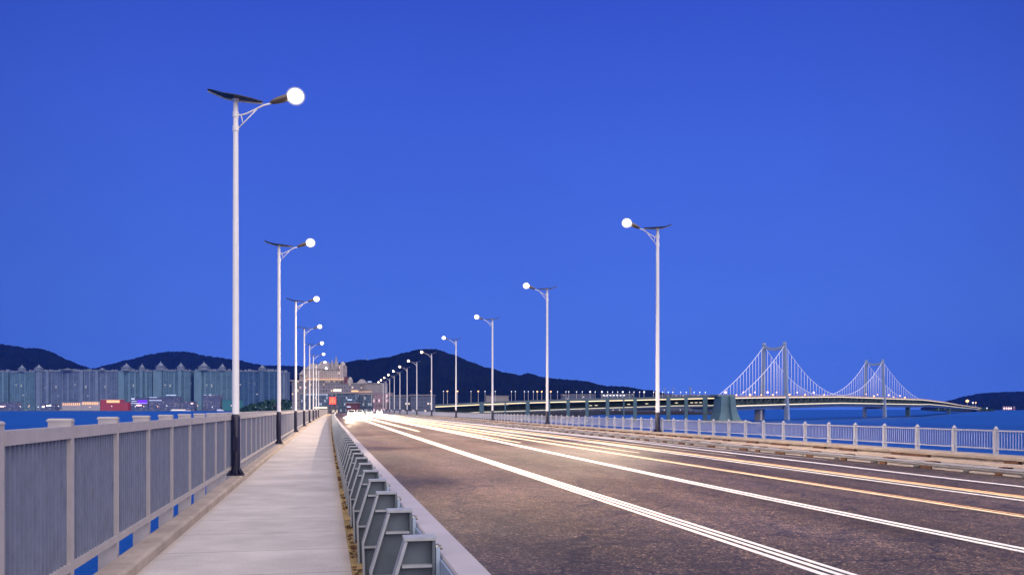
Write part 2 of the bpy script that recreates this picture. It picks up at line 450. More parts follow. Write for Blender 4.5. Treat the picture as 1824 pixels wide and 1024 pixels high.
# ------------------------------------------------------------------ mesh helpers
class MB:
    def __init__(s):
        s.v = []
        s.f = []
        s.m = []
        s.mats = []
        s.sm = []

    def _mi(s, m):
        if m not in s.mats:
            s.mats.append(m)
        return s.mats.index(m)

    def add(s, vs, fs, m, smooth=False):
        o = len(s.v)
        s.v += [tuple(v) for v in vs]
        k = s._mi(m)
        for f in fs:
            s.f.append(tuple(i + o for i in f))
            s.m.append(k)
            s.sm.append(smooth)
        return s

    def box(s, x0, x1, y0, y1, z0, z1, m):
        vs = [(x0, y0, z0), (x1, y0, z0), (x1, y1, z0), (x0, y1, z0), (x0, y0, z1), (x1, y0, z1), (x1, y1, z1), (x0, y1, z1)]
        fs = [(3, 2, 1, 0), (4, 5, 6, 7), (0, 1, 5, 4), (1, 2, 6, 5), (2, 3, 7, 6), (3, 0, 4, 7)]
        return s.add(vs, fs, m)

    def bev(s, x0, x1, y0, y1, z0, z1, m, b=0.01):
        """box with its upper edges chamfered"""
        vs = [(x0, y0, z0), (x1, y0, z0), (x1, y1, z0), (x0, y1, z0),
              (x0, y0, z1 - b), (x1, y0, z1 - b), (x1, y1, z1 - b), (x0, y1, z1 - b),
              (x0 + b, y0 + b, z1), (x1 - b, y0 + b, z1), (x1 - b, y1 - b, z1), (x0 + b, y1 - b, z1)]
        fs = [(3, 2, 1, 0), (8, 9, 10, 11)]
        for a in (0, 4):
            for i in range(4):
                j = (i + 1) % 4
                fs.append((a + i, a + j, a + 4 + j, a + 4 + i))
        return s.add(vs, fs, m)

    def lathe(s, prof, m, n=16, cx=0, cy=0, smooth=True, cap=True):
        vs, fs = [], []
        for r, z in prof:
            for i in range(n):
                a = 2 * pi * i / n
                vs.append((cx + r * math.cos(a), cy + r * math.sin(a), z))
        for k in range(len(prof) - 1):
            for i in range(n):
                j = (i + 1) % n
                fs.append((k * n + i, k * n + j, (k + 1) * n + j, (k + 1) * n + i))
        s.add(vs, fs, m, smooth)
        if cap:
            o = len(vs)
            s.add([vs[i] for i in range(n)], [tuple(reversed(range(n)))], m)
            s.add([vs[o - n + i] for i in range(n)], [tuple(range(n))], m)
        return s

    def tube(s, pts, r, m, n=8, smooth=True):
        pts = [Vector(p) for p in pts]
        rs = r if isinstance(r, (list, tuple)) else [r] * len(pts)
        vs, fs = [], []
        for k, p in enumerate(pts):
            d = (pts[min(k + 1, len(pts) - 1)] - pts[max(k - 1, 0)]).normalized()
            a = d.cross(Vector((0, 0, 1)))
            if a.length < 1e-3:
                a = Vector((1, 0, 0))
            a.normalize()
            b = a.cross(d)
            for i in range(n):
                t = 2 * pi * i / n
                vs.append(p + rs[k] * (a * math.cos(t) + b * math.sin(t)))
        for k in range(len(pts) - 1):
            for i in range(n):
                j = (i + 1) % n
                fs.append((k * n + i, (k + 1) * n + i, (k + 1) * n + j, k * n + j))
        fs.append(tuple(range(n)))
        fs.append(tuple(reversed(range((len(pts) - 1) * n, len(pts) * n))))
        return s.add(vs, fs, m, smooth)

    def ell(s, c, rx, ry, rz, m, n=22, k=12, tilt=0.0):
        vs, fs = [], []
        for a in range(k + 1):
            ph = -pi / 2 + pi * a / k
            for i in range(n):
                t = 2 * pi * i / n
                x, y, z = rx * math.cos(ph) * math.cos(t), ry * math.cos(ph) * math.sin(t), rz * math.sin(ph)
                vs.append((c[0] + x * math.cos(tilt) - z * math.sin(tilt), c[1] + y, c[2] + x * math.sin(tilt) + z * math.cos(tilt)))
        for a in range(k):
            for i in range(n):
                j = (i + 1) % n
                fs.append((a * n + i, a * n + j, (a + 1) * n + j, (a + 1) * n + i))
        return s.add(vs, fs, m, True)

    def prism(s, poly, y0, y1, m):
        """polygon in xz pushed along y"""
        n = len(poly)
        vs = [(x, y0, z) for x, z in poly] + [(x, y1, z) for x, z in poly]
        fs = [tuple(range(n)), tuple(reversed(range(n, 2 * n)))]
        for i in range(n):
            j = (i + 1) % n
            fs.append((i, i + n, j + n, j))
        return s.add(vs, fs, m)

    def sweep(s, path, prof, m, closed=True, smooth=False):
        """closed profile (lateral to the right, up) along a path of points"""
        pts = [Vector(p) for p in path]
        n = len(prof)
        vs, fs = [], []
        for k, p in enumerate(pts):
            d = pts[min(k + 1, len(pts) - 1)] - pts[max(k - 1, 0)]
            d.z = 0
            d.normalize()
            r = Vector((d.y, -d.x, 0))
            for a, b in prof:
                vs.append(p + r * a + Vector((0, 0, b)))
        for k in range(len(pts) - 1):
            for i in range(n if closed else n - 1):
                j = (i + 1) % n
                fs.append((k * n + i, k * n + j, (k + 1) * n + j, (k + 1) * n + i))
        if closed:
            fs.append(tuple(reversed(range(n))))
            fs.append(tuple(range((len(pts) - 1) * n, len(pts) * n)))
        return s.add(vs, fs, m, smooth)

    def sheet(s, rows, m, smooth=False):
        n = len(rows[0])
        vs = [v for r in rows for v in r]
        fs = [(k * n + i, k * n + i + 1, (k + 1) * n + i + 1, (k + 1) * n + i) for k in range(len(rows) - 1) for i in range(n - 1)]
        return s.add(vs, fs, m, smooth)

    def build(s, name, parent=None, recalc=True):
        me = bpy.data.meshes.new(name)
        me.from_pydata(s.v, [], s.f)
        for m in s.mats:
            me.materials.append(m)
        me.polygons.foreach_set('material_index', s.m)
        me.polygons.foreach_set('use_smooth', s.sm)
        if recalc:
            import bmesh
            bm = bmesh.new()
            bm.from_mesh(me)
            bmesh.ops.recalc_face_normals(bm, faces=bm.faces)
            bm.to_mesh(me)
            bm.free()
        me.update()
        o = bpy.data.objects.new(name, me)
        col.objects.link(o)
        if parent:
            o.parent = parent
        return o


def tag(o, label=None, cat=None, group=None, kind=None):
    for k, v in (('label', label), ('category', cat), ('group', group), ('kind', kind)):
        if v:
            o[k] = v
    return o


def empty(name, loc=(0, 0, 0), rz=0.0, label=None, cat=None, group=None):
    o = bpy.data.objects.new(name, None)
    o.empty_display_size = 0.2
    o.location = loc
    o.rotation_euler = (0, 0, rz)
    col.objects.link(o)
    return tag(o, label, cat, group)


def struct(mb, name):
    return tag(mb.build(name), kind='structure')


def dup(o, parent):
    c = o.copy()
    col.objects.link(c)
    c.parent = parent
    return c


def ys(a, b, st):
    n = max(1, int(math.ceil((b - a) / st)))
    return [a + (b - a) * i / n for i in range(n + 1)]


def line(X, a, b, z=0.0, st=6.0):
    return [(X + curve(y), y, z) for y in ys(a, b, st)]


def rect(x0, x1, z0, z1):
    return [(x0, z0), (x1, z0), (x1, z1), (x0, z1)]


# ------------------------------------------------------------------ setting: sea, road, walkway
ROADZ = -0.10
R = 6900
struct(MB().add([(R * math.cos(2 * pi * i / 96), R * math.sin(2 * pi * i / 96), SEA) for i in range(96)], [tuple(range(96))], M['sea']), 'sea')

YA, YB = -30.0, 372.0
rows = [[(0.60 + curve(y), y, ROADZ), (17.05 + curve(y), y, ROADZ)] for y in ys(YA, YB, 6)]
struct(MB().sheet(rows, M['asphalt']), 'road')
rows = [[(-1.82 + curve(y), y, 0.0), (0.25 + curve(y), y, 0.0)] for y in ys(YA, 300, 6)]
struct(MB().sheet(rows, M['walk']), 'walkway')
rows = [[(0.25 + curve(y), y, -0.012), (0.64 + curve(y), y, -0.03)] for y in ys(YA, 300, 6)]
struct(MB().sheet(rows, M['gutter']), 'gutter')
# kerb that carries the left fence
k = MB()
k.sweep(line(0, YA, 300), [(-2.06, -0.5), (-1.80, -0.5), (-1.80, 0.09), (-1.83, 0.12), (-2.04, 0.12), (-2.06, 0.10)], M['kerb'])
struct(k, 'kerb_left')
# ledge and kerb that carry the sea fence
k = MB()
k.sweep(line(0, YA, 372), [(17.05, -0.3), (18.0, -0.3), (18.0, 0.06), (17.05, -0.02)], M['conc'])
struct(k, 'ledge')
k = MB()
k.sweep(line(0, YA, 372), [(18.05, -0.5), (18.85, -0.5), (18.85, 0.29), (18.82, 0.31), (17.97, 0.31), (17.94, 0.29), (17.94, 0.21), (18.05, 0.20)], M['kerb'])
struct(k, 'kerb_right')
# deck under it all
k = MB()
k.sweep(line(0, YA, 372), [(-2.05, -1.3), (-0.5, -2.0), (17.0, -2.0), (18.83, -1.3), (18.83, -0.52), (-2.05, -0.52)], M['conc'])
struct(k, 'causeway_deck')
# painted lane lines, and car light trails painted on as stripes
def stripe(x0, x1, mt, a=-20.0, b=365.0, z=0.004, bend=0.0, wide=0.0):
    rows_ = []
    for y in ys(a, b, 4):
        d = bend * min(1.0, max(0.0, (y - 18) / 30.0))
        e = wide * (x1 - x0) * (min(1.0, max(0.0, (y - 16) / 50.0)) + max(0.0, (y - 66) / 45.0)) / 2  # stripes broaden far off, where the trails merge into a glow
        if a > 0:                          # these painted light trails taper at their near end
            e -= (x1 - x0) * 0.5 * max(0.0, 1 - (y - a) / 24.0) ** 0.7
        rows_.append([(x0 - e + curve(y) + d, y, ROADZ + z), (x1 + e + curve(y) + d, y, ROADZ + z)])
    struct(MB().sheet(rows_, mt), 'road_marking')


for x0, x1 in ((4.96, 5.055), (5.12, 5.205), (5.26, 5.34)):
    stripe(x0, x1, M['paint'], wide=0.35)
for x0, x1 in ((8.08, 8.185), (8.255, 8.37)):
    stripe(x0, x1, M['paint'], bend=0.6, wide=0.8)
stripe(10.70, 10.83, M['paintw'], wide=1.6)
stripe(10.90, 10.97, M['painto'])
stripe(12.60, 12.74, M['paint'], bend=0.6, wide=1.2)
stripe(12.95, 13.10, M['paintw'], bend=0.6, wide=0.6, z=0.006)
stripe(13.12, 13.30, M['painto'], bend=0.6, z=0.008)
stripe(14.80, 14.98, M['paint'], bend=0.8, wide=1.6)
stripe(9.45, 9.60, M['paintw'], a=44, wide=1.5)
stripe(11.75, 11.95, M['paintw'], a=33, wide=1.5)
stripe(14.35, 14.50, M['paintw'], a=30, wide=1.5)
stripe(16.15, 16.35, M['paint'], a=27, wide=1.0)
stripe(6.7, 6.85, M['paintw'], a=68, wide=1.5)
rows = [[(0.95 + curve(y), y, ROADZ + 0.003), (7.2 + curve(y), y, ROADZ + 0.003)] for y in (69.0, 69.5)]
struct(MB().sheet(rows, M['joint']), 'expansion_joint')

# ------------------------------------------------------------------ left fence
FP = 1.67
fy0 = 6.42 - 2 * FP
fence = empty('walkway_fence', (-2.1, fy0, 0.12), 0, 'long beige grey railing of close pickets along the left side of the walkway', 'fence')
LX, LY, LZ = fence.location


def along(X, y):
    return (X + curve(y), -math.atan(6e-5 * y))


npost = 98
mb = MB().box(-0.15, 0.03, -0.045, 0.045, -0.45, 1.375, M['fence'])
mb.bev(-0.16, 0.034, -0.049, 0.049, 1.375, 1.40, M['fence'], 0.012)
mb.box(0.031, 0.043, -0.08, 0.08, -0.45, -0.1, M['fence'])
post = mb.build('post', fence)
pan = MB()
n = 16
for i in range(n):
    y = 0.07 + (FP - 0.14) * (i + 0.5) / n
    pan.box(-0.035, 0.012, y - 0.011, y + 0.011, 0.20, 1.235, M['picket'])
panel = pan.build('picket_panel', fence)
rl = MB().box(-0.05, 0.035, 0.0455, FP - 0.0455, 1.235, 1.335, M['fence'])
rail = rl.build('top_rail', fence)
rl = MB().box(-0.045, 0.03, 0.0455, FP - 0.0455, 0.13, 0.20, M['fence'])
rail2 = rl.build('bottom_rail', fence)
for i in range(npost):
    y = fy0 + FP * i
    x, a = along(LX, y)
    for src in (post, panel, rail, rail2):
        o = src if i == 0 else dup(src, fence)
        o.location = (x - LX, y - LY, 0)
        o.rotation_euler = (0, 0, a)
far = MB()
y = fy0 + FP * npost
while y < 300:
    x, a = along(0, y)
    far.box(x - 0.17, x + 0.03, y - LY - 0.045, y - LY + 0.045, 0, 1.395, M['fence'])
    far.box(x - 0.05, x + 0.035, y - LY + 0.05, y - LY + FP - 0.05, 1.235, 1.335, M['fence'])
    far.box(x - 0.045, x + 0.03, y - LY + 0.05, y - LY + FP - 0.05, 0.13, 0.20, M['fence'])
    for i in range(8):
        yy = y - LY + 0.1 + 1.5 * i / 8
        far.box(x - 0.03, x + 0.01, yy, yy + 0.03, 0.2, 1.235, M['picket'])
    y += FP
tag(far.build('distant_railing', fence), kind='stuff')

# ------------------------------------------------------------------ left guardrail of steel brackets
GP = 1.44
gy0 = 5.18 - 2 * GP
guard = empty('steel_guardrail', (0.5, gy0, 0.0), 0, 'grey steel guardrail on tapered brackets between the walkway and the road', 'guardrail')
GX, GY = 0.5, gy0


def bracket():
    m, e = M['steel'], M['steeledge']
    b = MB()
    out = [(0.33, -0.03), (0.315, 0.43), (0.445, 0.86), (0.62, 0.86), (0.62, 0.60), (0.64, 0.45), (0.64, -0.03)]
    web = [(x - GX, z) for x, z in out]
    b.prism(web, 0.055, 0.067, m)          # web plate

    def fl(p, q, t, mt, inset=0.0):        # a flange strip along an edge of the web
        (x0, z0), (x1, z1) = p, q
        L = math.hypot(x1 - x0, z1 - z0)
        nx, nz = (z1 - z0) / L, -(x1 - x0) / L
        poly = [(x0, z0), (x1, z1), (x1 + nx * t, z1 + nz * t), (x0 + nx * t, z0 + nz * t)]
        b.prism([(x - GX, z) for x, z in poly], 0.0 + inset, 0.122 - inset, mt)
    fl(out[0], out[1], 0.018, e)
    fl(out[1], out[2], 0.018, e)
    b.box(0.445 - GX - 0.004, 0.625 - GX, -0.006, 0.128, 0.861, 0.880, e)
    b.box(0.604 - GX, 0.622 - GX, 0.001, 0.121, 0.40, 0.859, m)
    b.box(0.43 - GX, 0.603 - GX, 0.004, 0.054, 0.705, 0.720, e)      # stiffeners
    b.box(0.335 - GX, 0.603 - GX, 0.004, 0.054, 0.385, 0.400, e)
    b.box(0.31 - GX, 0.66 - GX, -0.03, 0.15, -0.045, -0.03, m)
    return b


br = bracket().build('bracket', guard)
bolt = MB().lathe([(0.022, 0.0), (0.022, 0.02), (0.014, 0.02), (0.014, 0.04)], M['bolt'], 8).build('bolt', br)
bolt.rotation_euler = (0, pi / 2, 0)
bolt.location = (0.625 - GX, 0.03, 0.815)
NB = 98
for i in range(NB):
    y = gy0 + GP * i
    x, a = along(0, y)
    o = br if i == 0 else dup(br, guard)
    o.location = (x, y - GY, -0.02)
    o.rotation_euler = (0, 0, a)
    if 0 < i < 26:
        dup(bolt, o)
far = MB()
y = gy0 + GP * NB
while y < 300:
    x, a = along(0, y)
    far.prism([(0.33 - GX + x, -0.03), (0.315 - GX + x, 0.43), (0.445 - GX + x, 0.88), (0.62 - GX + x, 0.88), (0.62 - GX + x, -0.03)], y - GY, y - GY + 0.12, M['steel'])
    y += GP
tag(far.build('distant_bracket', guard), kind='stuff')
pth = [(curve(y) - GX, y - GY, 0) for y in ys(YA, 300, 6)]
MB().sweep(pth, [(0.650, -0.08), (0.662, -0.08), (0.662, 0.725), (0.650, 0.725)], M['plate']).build('back_plate', guard)
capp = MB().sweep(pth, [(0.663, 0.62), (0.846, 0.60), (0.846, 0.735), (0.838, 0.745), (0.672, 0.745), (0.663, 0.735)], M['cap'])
MB_ = capp
cp = MB_.build('rail_cap', guard)
lo = MB().sweep(pth, [(0.663, 0.15), (0.76, 0.15), (0.76, 0.40), (0.663, 0.40)], M['plate']).build('lower_beam', guard)
for i in range(34):                       # plates behind the bracket heads
    y = gy0 + GP * i
    x, a = along(0, y)
    o = MB().box(0.626 - GX, 0.648 - GX, 0.0, 0.16, 0.30, 0.80, M['plate']).build('backing_plate', guard) if i == 0 else dup(o0, guard)
    if i == 0:
        o0 = o
    o.location = (x, y - GY, 0)
    o.rotation_euler = (0, 0, a)

# dead leaves blown into the gutter
lf = MB()
for i in range(2600):
    y = 2.5 + 60 * random.random() ** 1.6
    x = 0.27 + abs(random.gauss(0, 0.055)) + curve(y)
    if math.sin(y * 3.1) + math.sin(y * 7.7 + 1) + math.sin(y * 1.3) < random.uniform(-0.6, 1.6):
        continue
    s = random.uniform(0.012, 0.045)
    a = random.uniform(0, pi)
    zz = -0.012 + random.uniform(0.003, 0.03)
    ca, sa = math.cos(a) * s, math.sin(a) * s
    t = random.uniform(-0.015, 0.015)
    lf.add([(x - ca, y - sa, zz), (x + sa * .5, y - ca * .5, zz + t), (x + ca, y + sa, zz + 0.008), (x - sa * .5, y + ca * .5, zz + 0.012)], [(0, 1, 2, 3)], M['leaf'])
tag(lf.build('leaf_litter', recalc=False), 'brown dead leaves gathered in the yellow gutter beside the guardrail', 'leaves', kind='stuff')

# ------------------------------------------------------------------ right guardrail and sea fence
rg = empty('low_guardrail', (17.0, 0, ROADZ), 0, 'low weathered two rail barrier at the far right edge of the road', 'guardrail')
pth = [(curve(y), y, 0) for y in ys(5, 365, 6)]
MB().sweep(pth, [(-0.18, 0.075), (-0.13, 0.07), (-0.12, 0.185), (-0.17, 0.195), (-0.20, 0.155), (-0.165, 0.13), (-0.20, 0.105)], M['galv']).build('lower_rail', rg)
MB().sweep(pth, [(0.02, 0.215), (0.22, 0.215), (0.22, 0.285), (0.02, 0.285)], M['beige']).build('upper_rail', rg)
st = MB().box(-0.20, -0.125, -0.12, 0.12, 0.0, 0.068, M['rust'])
st.box(-0.118, 0.20, -0.07, 0.07, 0.125, 0.214, M['rust'])
st0 = st.build('rail_bracket', rg)
dm = MB().box(0.93, 1.06, 0.55, 1.0, 0.165, 0.30, M['rust']).build('drain_opening', rg)
for i in range(96):
    y = 16 + 2.1 * i + random.uniform(-.6, .6)
    for src in (st0, dm):
        o = src if i == 0 else dup(src, rg)
        o.location = (curve(y), y, 0)
        o.scale = (1, random.uniform(.7, 3.0), 1)
kb = MB()
kbl = None
for i in range(96):                        # pale blocks with dark drains between
    y = 15 + 2.1 * i
    L = 1.05 + 0.5 * random.random()
    if i == 0:
        kbl = MB().bev(-0.15, 0.05, 0.0, 1.3, 0.0, 0.068, M['cap'], 0.02).build('kerb_block', rg)
        o = kbl
    else:
        o = dup(kbl, rg)
    o.location = (curve(y), y, 0)
    o.scale = (1, L, 1)

SP = 1.72
sf = empty('sea_fence', (18.5, 10, 0.31), 0, 'low white railing of thin pickets and capped posts on the right above the sea', 'fence')
mb = MB().bev(-0.055, 0.055, -0.055, 0.055, 0.0, 0.70, M['rfence'], 0.01)
mb.lathe([(0.045, 0.70), (0.075, 0.712), (0.075, 0.735), (0.04, 0.75), (0.045, 0.775), (0.015, 0.80)], M['rfence'], 12)
fp = mb.build('post', sf)
mb = MB()
for i in range(15):
    y = 0.07 + (SP - 0.14) * (i + 0.5) / 15
    mb.box(-0.007, 0.007, y - 0.006, y + 0.006, 0.185, 0.655, M['rfence'])
fpan = mb.build('picket_panel', sf)
fr1 = MB().box(-0.03, 0.03, 0.066, SP - 0.066, 0.655, 0.695, M['rfence']).build('top_rail', sf)
fr2 = MB().box(-0.025, 0.025, 0.066, SP - 0.066, 0.15, 0.185, M['rfence']).build('bottom_rail', sf)
for i in range(98):
    y = 10 + SP * i
    x, a = along(0, y)
    for src in (fp, fpan, fr1, fr2):
        o = src if i == 0 else dup(src, sf)
        o.location = (x, y - 10, 0)
        o.rotation_euler = (0, 0, a)
far = MB()
y = 10 + SP * 98
while y < 360:
    x, a = along(0, y)
    far.box(x - .06, x + .06, y - 10.06, y - 9.94, 0, 0.8, M['rfence'])
    far.box(x - .03, x + .03, y - 9.93, y - 10.06 + SP, 0.655, 0.695, M['rfence'])
    far.box(x - .03, x + .03, y - 9.93, y - 10.06 + SP, 0.15, 0.185, M['rfence'])
    for i in range(8):
        yy = y - 9.9 + SP * i / 8
        far.box(x - .01, x + .01, yy, yy + 0.03, 0.185, 0.655, M['rfence'])
    y += SP
tag(far.build('distant_railing', sf), kind='stuff')


# ------------------------------------------------------------------ street lamps
def lamp_parts(parent, m, H, k, bh, rb, rw, rt, glass, power, lightcol):  # glass: bowl material with the halo painted in
    """m = +1: head over +x; -1: head over -x.  H pole height, k scale of the top fittings"""
    MB().lathe([(rw, bh), (rw * 0.98, bh + 0.4), (rt, H)], M['white'], 20).build('pole', parent)
    b = MB().lathe([(rb, 0.03), (rb, bh - 0.05), (rw + 0.004, bh), (rw - 0.01, bh + 0.004)], M['navy'], 20)
    b.lathe([(rb * 2.1, 0.0), (rb * 2.1, 0.025)], M['navy'], 20, smooth=False)
    for i in range(6):
        a = i * pi / 3 + 0.3
        c, s = math.cos(a), math.sin(a)
        q = [(rb * .9, 0.025), (rb * 1.8, 0.025), (rb * 1.8, 0.04), (rb * 0.98, 0.17)]
        tx, ty = -s * 0.008, c * 0.008
        vs = [(r * c + tx, r * s + ty, z) for r, z in q] + [(r * c - tx, r * s - ty, z) for r, z in q]
        b.add(vs, [(0, 1, 2, 3), (7, 6, 5, 4), (0, 4, 5, 1), (1, 5, 6, 2), (2, 6, 7, 3)], M['navy'])
    base = b.build('base', parent)
    MB().box(-0.05, 0.05, -rb - 0.012, -rb + 0.03, 0.55, 0.85, M['navy']).build('hatch', base)
    # arm, brace and strut
    a = MB()
    arm = [(0.03, -.31), (.12, -.31), (.22, -.275), (.42, -.165), (.60, -.06), (.78, 0.0)]
    a.tube([(m * x * k, 0, H + z * k) for x, z in arm], 0.021 * k, M['white'])
    a.tube([(m * 0.03 * k, 0, H - .64 * k), (m * .47 * k, 0, H - .14 * k)], 0.014 * k, M['white'], 6)
    a.tube([(m * .12 * k, 0, H - .31 * k), (m * .155 * k, 0, H - .50 * k)], 0.012 * k, M['white'], 6)
    a.lathe([(rt * 1.25, H - .68 * k), (rt * 1.25, H - .56 * k)], M['white'], 16)
    a.lathe([(rt * 1.25, H - .37 * k), (rt * 1.25, H - .25 * k)], M['white'], 16)
    a.build('arm', parent)
    # solar panel: a shallow wing, dark beneath, with a white rim on its far edge
    prof = [(-.60, .17), (-.45, .115), (-.24, .035), (-0.1, .01), (.1, -.005), (.35, -.015), (.58, -.02)]
    wid = [0.03, .24, .42, .50, .47, .30, .03]
    up_, dn = [], []
    vs, fs = [], []
    for (x, z), ww in zip(prof, wid):
        for yy, dz in ((0.05, 0.0), (0.05, 0.022), (-ww * 0.34, 0.030), (-ww * .62, 0.02), (-ww * .62, 0.003)):
            vs.append((m * x * k, yy * k, H + (0.03 + z + dz) * k))
    for i in range(len(prof) - 1):
        for j in range(5):
            q = (j + 1) % 5
            fs.append((i * 5 + j, i * 5 + q, (i + 1) * 5 + q, (i + 1) * 5 + j))
    fs += [(0, 1, 2, 3, 4), tuple(30 + j for j in (4, 3, 2, 1, 0))]
    sp = MB().add(vs, fs, M['panel']).build('solar_panel', parent)
    MB().tube([(m * x * k, 0.075 * k, H + (0.025 + z) * k) for x, z in prof], 0.02 * k, M['white'], 6).build('rim', sp)
    MB().lathe([(rt * 1.05, H), (rt * 1.6, H + 0.035 * k)], M['white'], 12).build('mount', sp)
    # lamp head and its lit bowl
    tl = m * 0.36
    h = MB().ell((m * 1.05 * k, 0, H + .125 * k), .34 * k, .12 * k, .075 * k, M['head'], tilt=tl)
    hd = h.build('lamp_head', parent)
    MB().ell((m * 1.30 * k, 0, H + .195 * k), .222 * k, .222 * k, .205 * k, glass).build('glass_bowl', hd)
    if power:
        for q in (-1, 1):                  # the lens throws two beams, up and down the road
            l = bpy.data.lights.new('lamp_light', 'SPOT')
            l.energy = power
            l.color = lightcol
            l.spot_size = math.radians(78)
            l.spot_blend = 1.0
            l.shadow_soft_size = 0.2
            lo_ = bpy.data.objects.new('lamp_light', l)
            col.objects.link(lo_)
            lo_.parent = parent
            lo_.location = (m * 1.30 * k, 0, H + (.195 - .30) * k)
            lo_.rotation_euler = Vector((m * 1.1, q * 0.72, -1.0)).to_track_quat('-Z', 'Y').to_euler()


LCOL = (1.0, 0.76, 0.52)
LP = 16500.0
left = [(421, 20.07, 'nearest and tallest of the left row, by the fence'),
        (494, 38.0, 'second of the left row, dark box low on its post'),
        (527, 57.6, 'third of the left row, thinner than the second'),
        (543, 77.0, 'fourth of the left row, between the third and fifth'),
        (554, 96.5, 'fifth of the left row, before the castle like hotel'),
        (562, 116.0, 'sixth of the left row, its arm over the hotel roof'),
        (568, 136.0, 'seventh of the left row, a thin post before the hotel'),
        (573, 157.0, 'farthest of the left row at the end of the walkway')]
for i, (px, D, lab) in enumerate(left):
    p = P(px, D)
    r = empty('street_lamp', (-1.98 + curve(p.y), p.y, 0.122), 0, 'white solar street lamp, ' + lab, 'street lamp', 'solar street lamps in the left row')
    if i == 0:
        lamp_parts(r, 1, 8.35, 1.0, 1.36, 0.098, 0.078, 0.055, M['lamp'], LP, LCOL)
        proto = r
    else:
        for ch in list(proto.children):
            c = dup(ch, r)
            for g in ch.children:
                dup(g, c)
    if i == 1:
        MB().box(-0.17, -0.09, -0.06, 0.06, 0.62, 0.98, M['navy']).build('meter_box', r)
right = [(1168, 50.6), (970, 76.2), (877, 102), (812, 132), (766, 165), (737, 195), (716.5, 222), (701, 248), (689, 274), (680.5, 300), (673, 326), (665, 350)]
rlab = ['nearest of the right row, tall post beside the sea fence', 'second of the right row, standing before the viaduct',
        'third of the right row, left of the second', 'fourth of the right row, crossing the right slope of the hill',
        'fifth of the right row, under the peak of the hill', 'sixth of the right row, glowing before the hill',
        'seventh of the right row, shorter than the sixth', 'eighth of the right row, with a wide warm glow',
        'ninth of the right row, before the pale low buildings', 'tenth of the right row, warm and small',
        'eleventh of the right row, near the end of the road', 'last of the right row, where the road meets the town']
for i, (px, D) in enumerate(right):
    p = P(px, D)
    X = 18.25 + curve(p.y)
    # keep the lamp on the kerb line
    r = empty('street_lamp', (X, p.y, 0.312), 0, 'white solar street lamp, ' + rlab[i], 'street lamp', 'solar street lamps in the right row')
    if i == 0:
        lamp_parts(r, -1, 11.4, 1.40, 1.10, 0.14, 0.115, 0.085, M['lamp'], LP * 1.8, LCOL)
        proto = r
    else:
        src = proto if i < 4 else proto2 if i > 4 else None
        if src is None:
            lamp_parts(r, -1, 11.4, 1.40, 1.10, 0.14, 0.115, 0.085, M['lampw'], LP * 1.8, (1.0, 0.72, 0.42))
            proto2 = r
        else:
            for ch in list(src.children):
                c = dup(ch, r)
                for g in ch.children:
                    dup(g, c)


# ------------------------------------------------------------------ oncoming cars with their headlights on
def car(px, D, X, body, label, power):
    p = P(px, D)
    r = empty('car', (X + curve(p.y), p.y, ROADZ), 0, label, 'car', 'oncoming cars with headlights on')
    side = [(-2.15, .32), (-2.2, .62), (-2.05, .80), (-1.05, .93), (-0.35, 1.42), (1.0, 1.44), (1.75, 1.0), (2.15, .95), (2.2, .5), (2.12, .32)]
    vs, fs = [], []
    n_ = len(side)
    for yy, ins in ((-.88, 0), (-.80, 1), (.80, 1), (.88, 0)):
        pass
    b = MB()
    ring = []
    for xw, pull in ((-.86, .0), (-.70, .05), (.70, .05), (.86, .0)):
        ring.append([(xw * (0.86 if z > 1.2 else 1.0), y, z + (pull * .6 if z > .7 else 0)) for y, z in side])
    vs = [v for q in ring for v in q]
    for a in range(3):
        for i in range(n_):
            j = (i + 1) % n_
            fs.append((a * n_ + i, a * n_ + j, (a + 1) * n_ + j, (a + 1) * n_ + i))
    fs.append(tuple(range(n_)))
    fs.append(tuple(reversed(range(3 * n_, 4 * n_))))
    b.add(vs, fs, body)
    bo = b.build('body', r)
    MB().add([(-.66, -1.06, .985), (.66, -1.06, .985), (.58, -.44, 1.40), (-.58, -.44, 1.40)], [(0, 1, 2, 3)], M['glassdark']).build('windscreen', r)
    for s in (-1, 1):
        MB().ell((s * .62, -2.13, .66), .17, .06, .085, M['beam_head']).build('headlight', r)
        for y in (-1.35, 1.35):
            wv_ = MB().lathe([(.1, -.1), (.32, -.1), (.34, -.05), (.34, .05), (.32, .1), (.1, .1)], M['tyre'], 16)
            wo_ = wv_.build('wheel', r)
            wo_.rotation_euler = (0, pi / 2, 0)
            wo_.location = (s * .78, y, .34)
            MB().lathe([(.02, -.105), (.2, -.105), (.2, .105), (.02, .105)], M['rim'], 12).build('rim', wo_)
        l = bpy.data.lights.new('headlight_beam', 'SPOT')
        l.energy = power
        l.color = (1.0, 0.76, 0.52)
        l.spot_size = math.radians(13)
        l.spot_blend = 0.2
        l.shadow_soft_size = 0.1
        lo_ = bpy.data.objects.new('headlight_beam', l)
        col.objects.link(lo_)
        lo_.parent = r
        lo_.location = (s * .62, -2.22, .66)
        lo_.rotation_euler = (-pi / 2 - math.radians(0.5), 0, 0) if False else Vector((0, -1, -0.115)).to_track_quat('-Z', 'Y').to_euler()


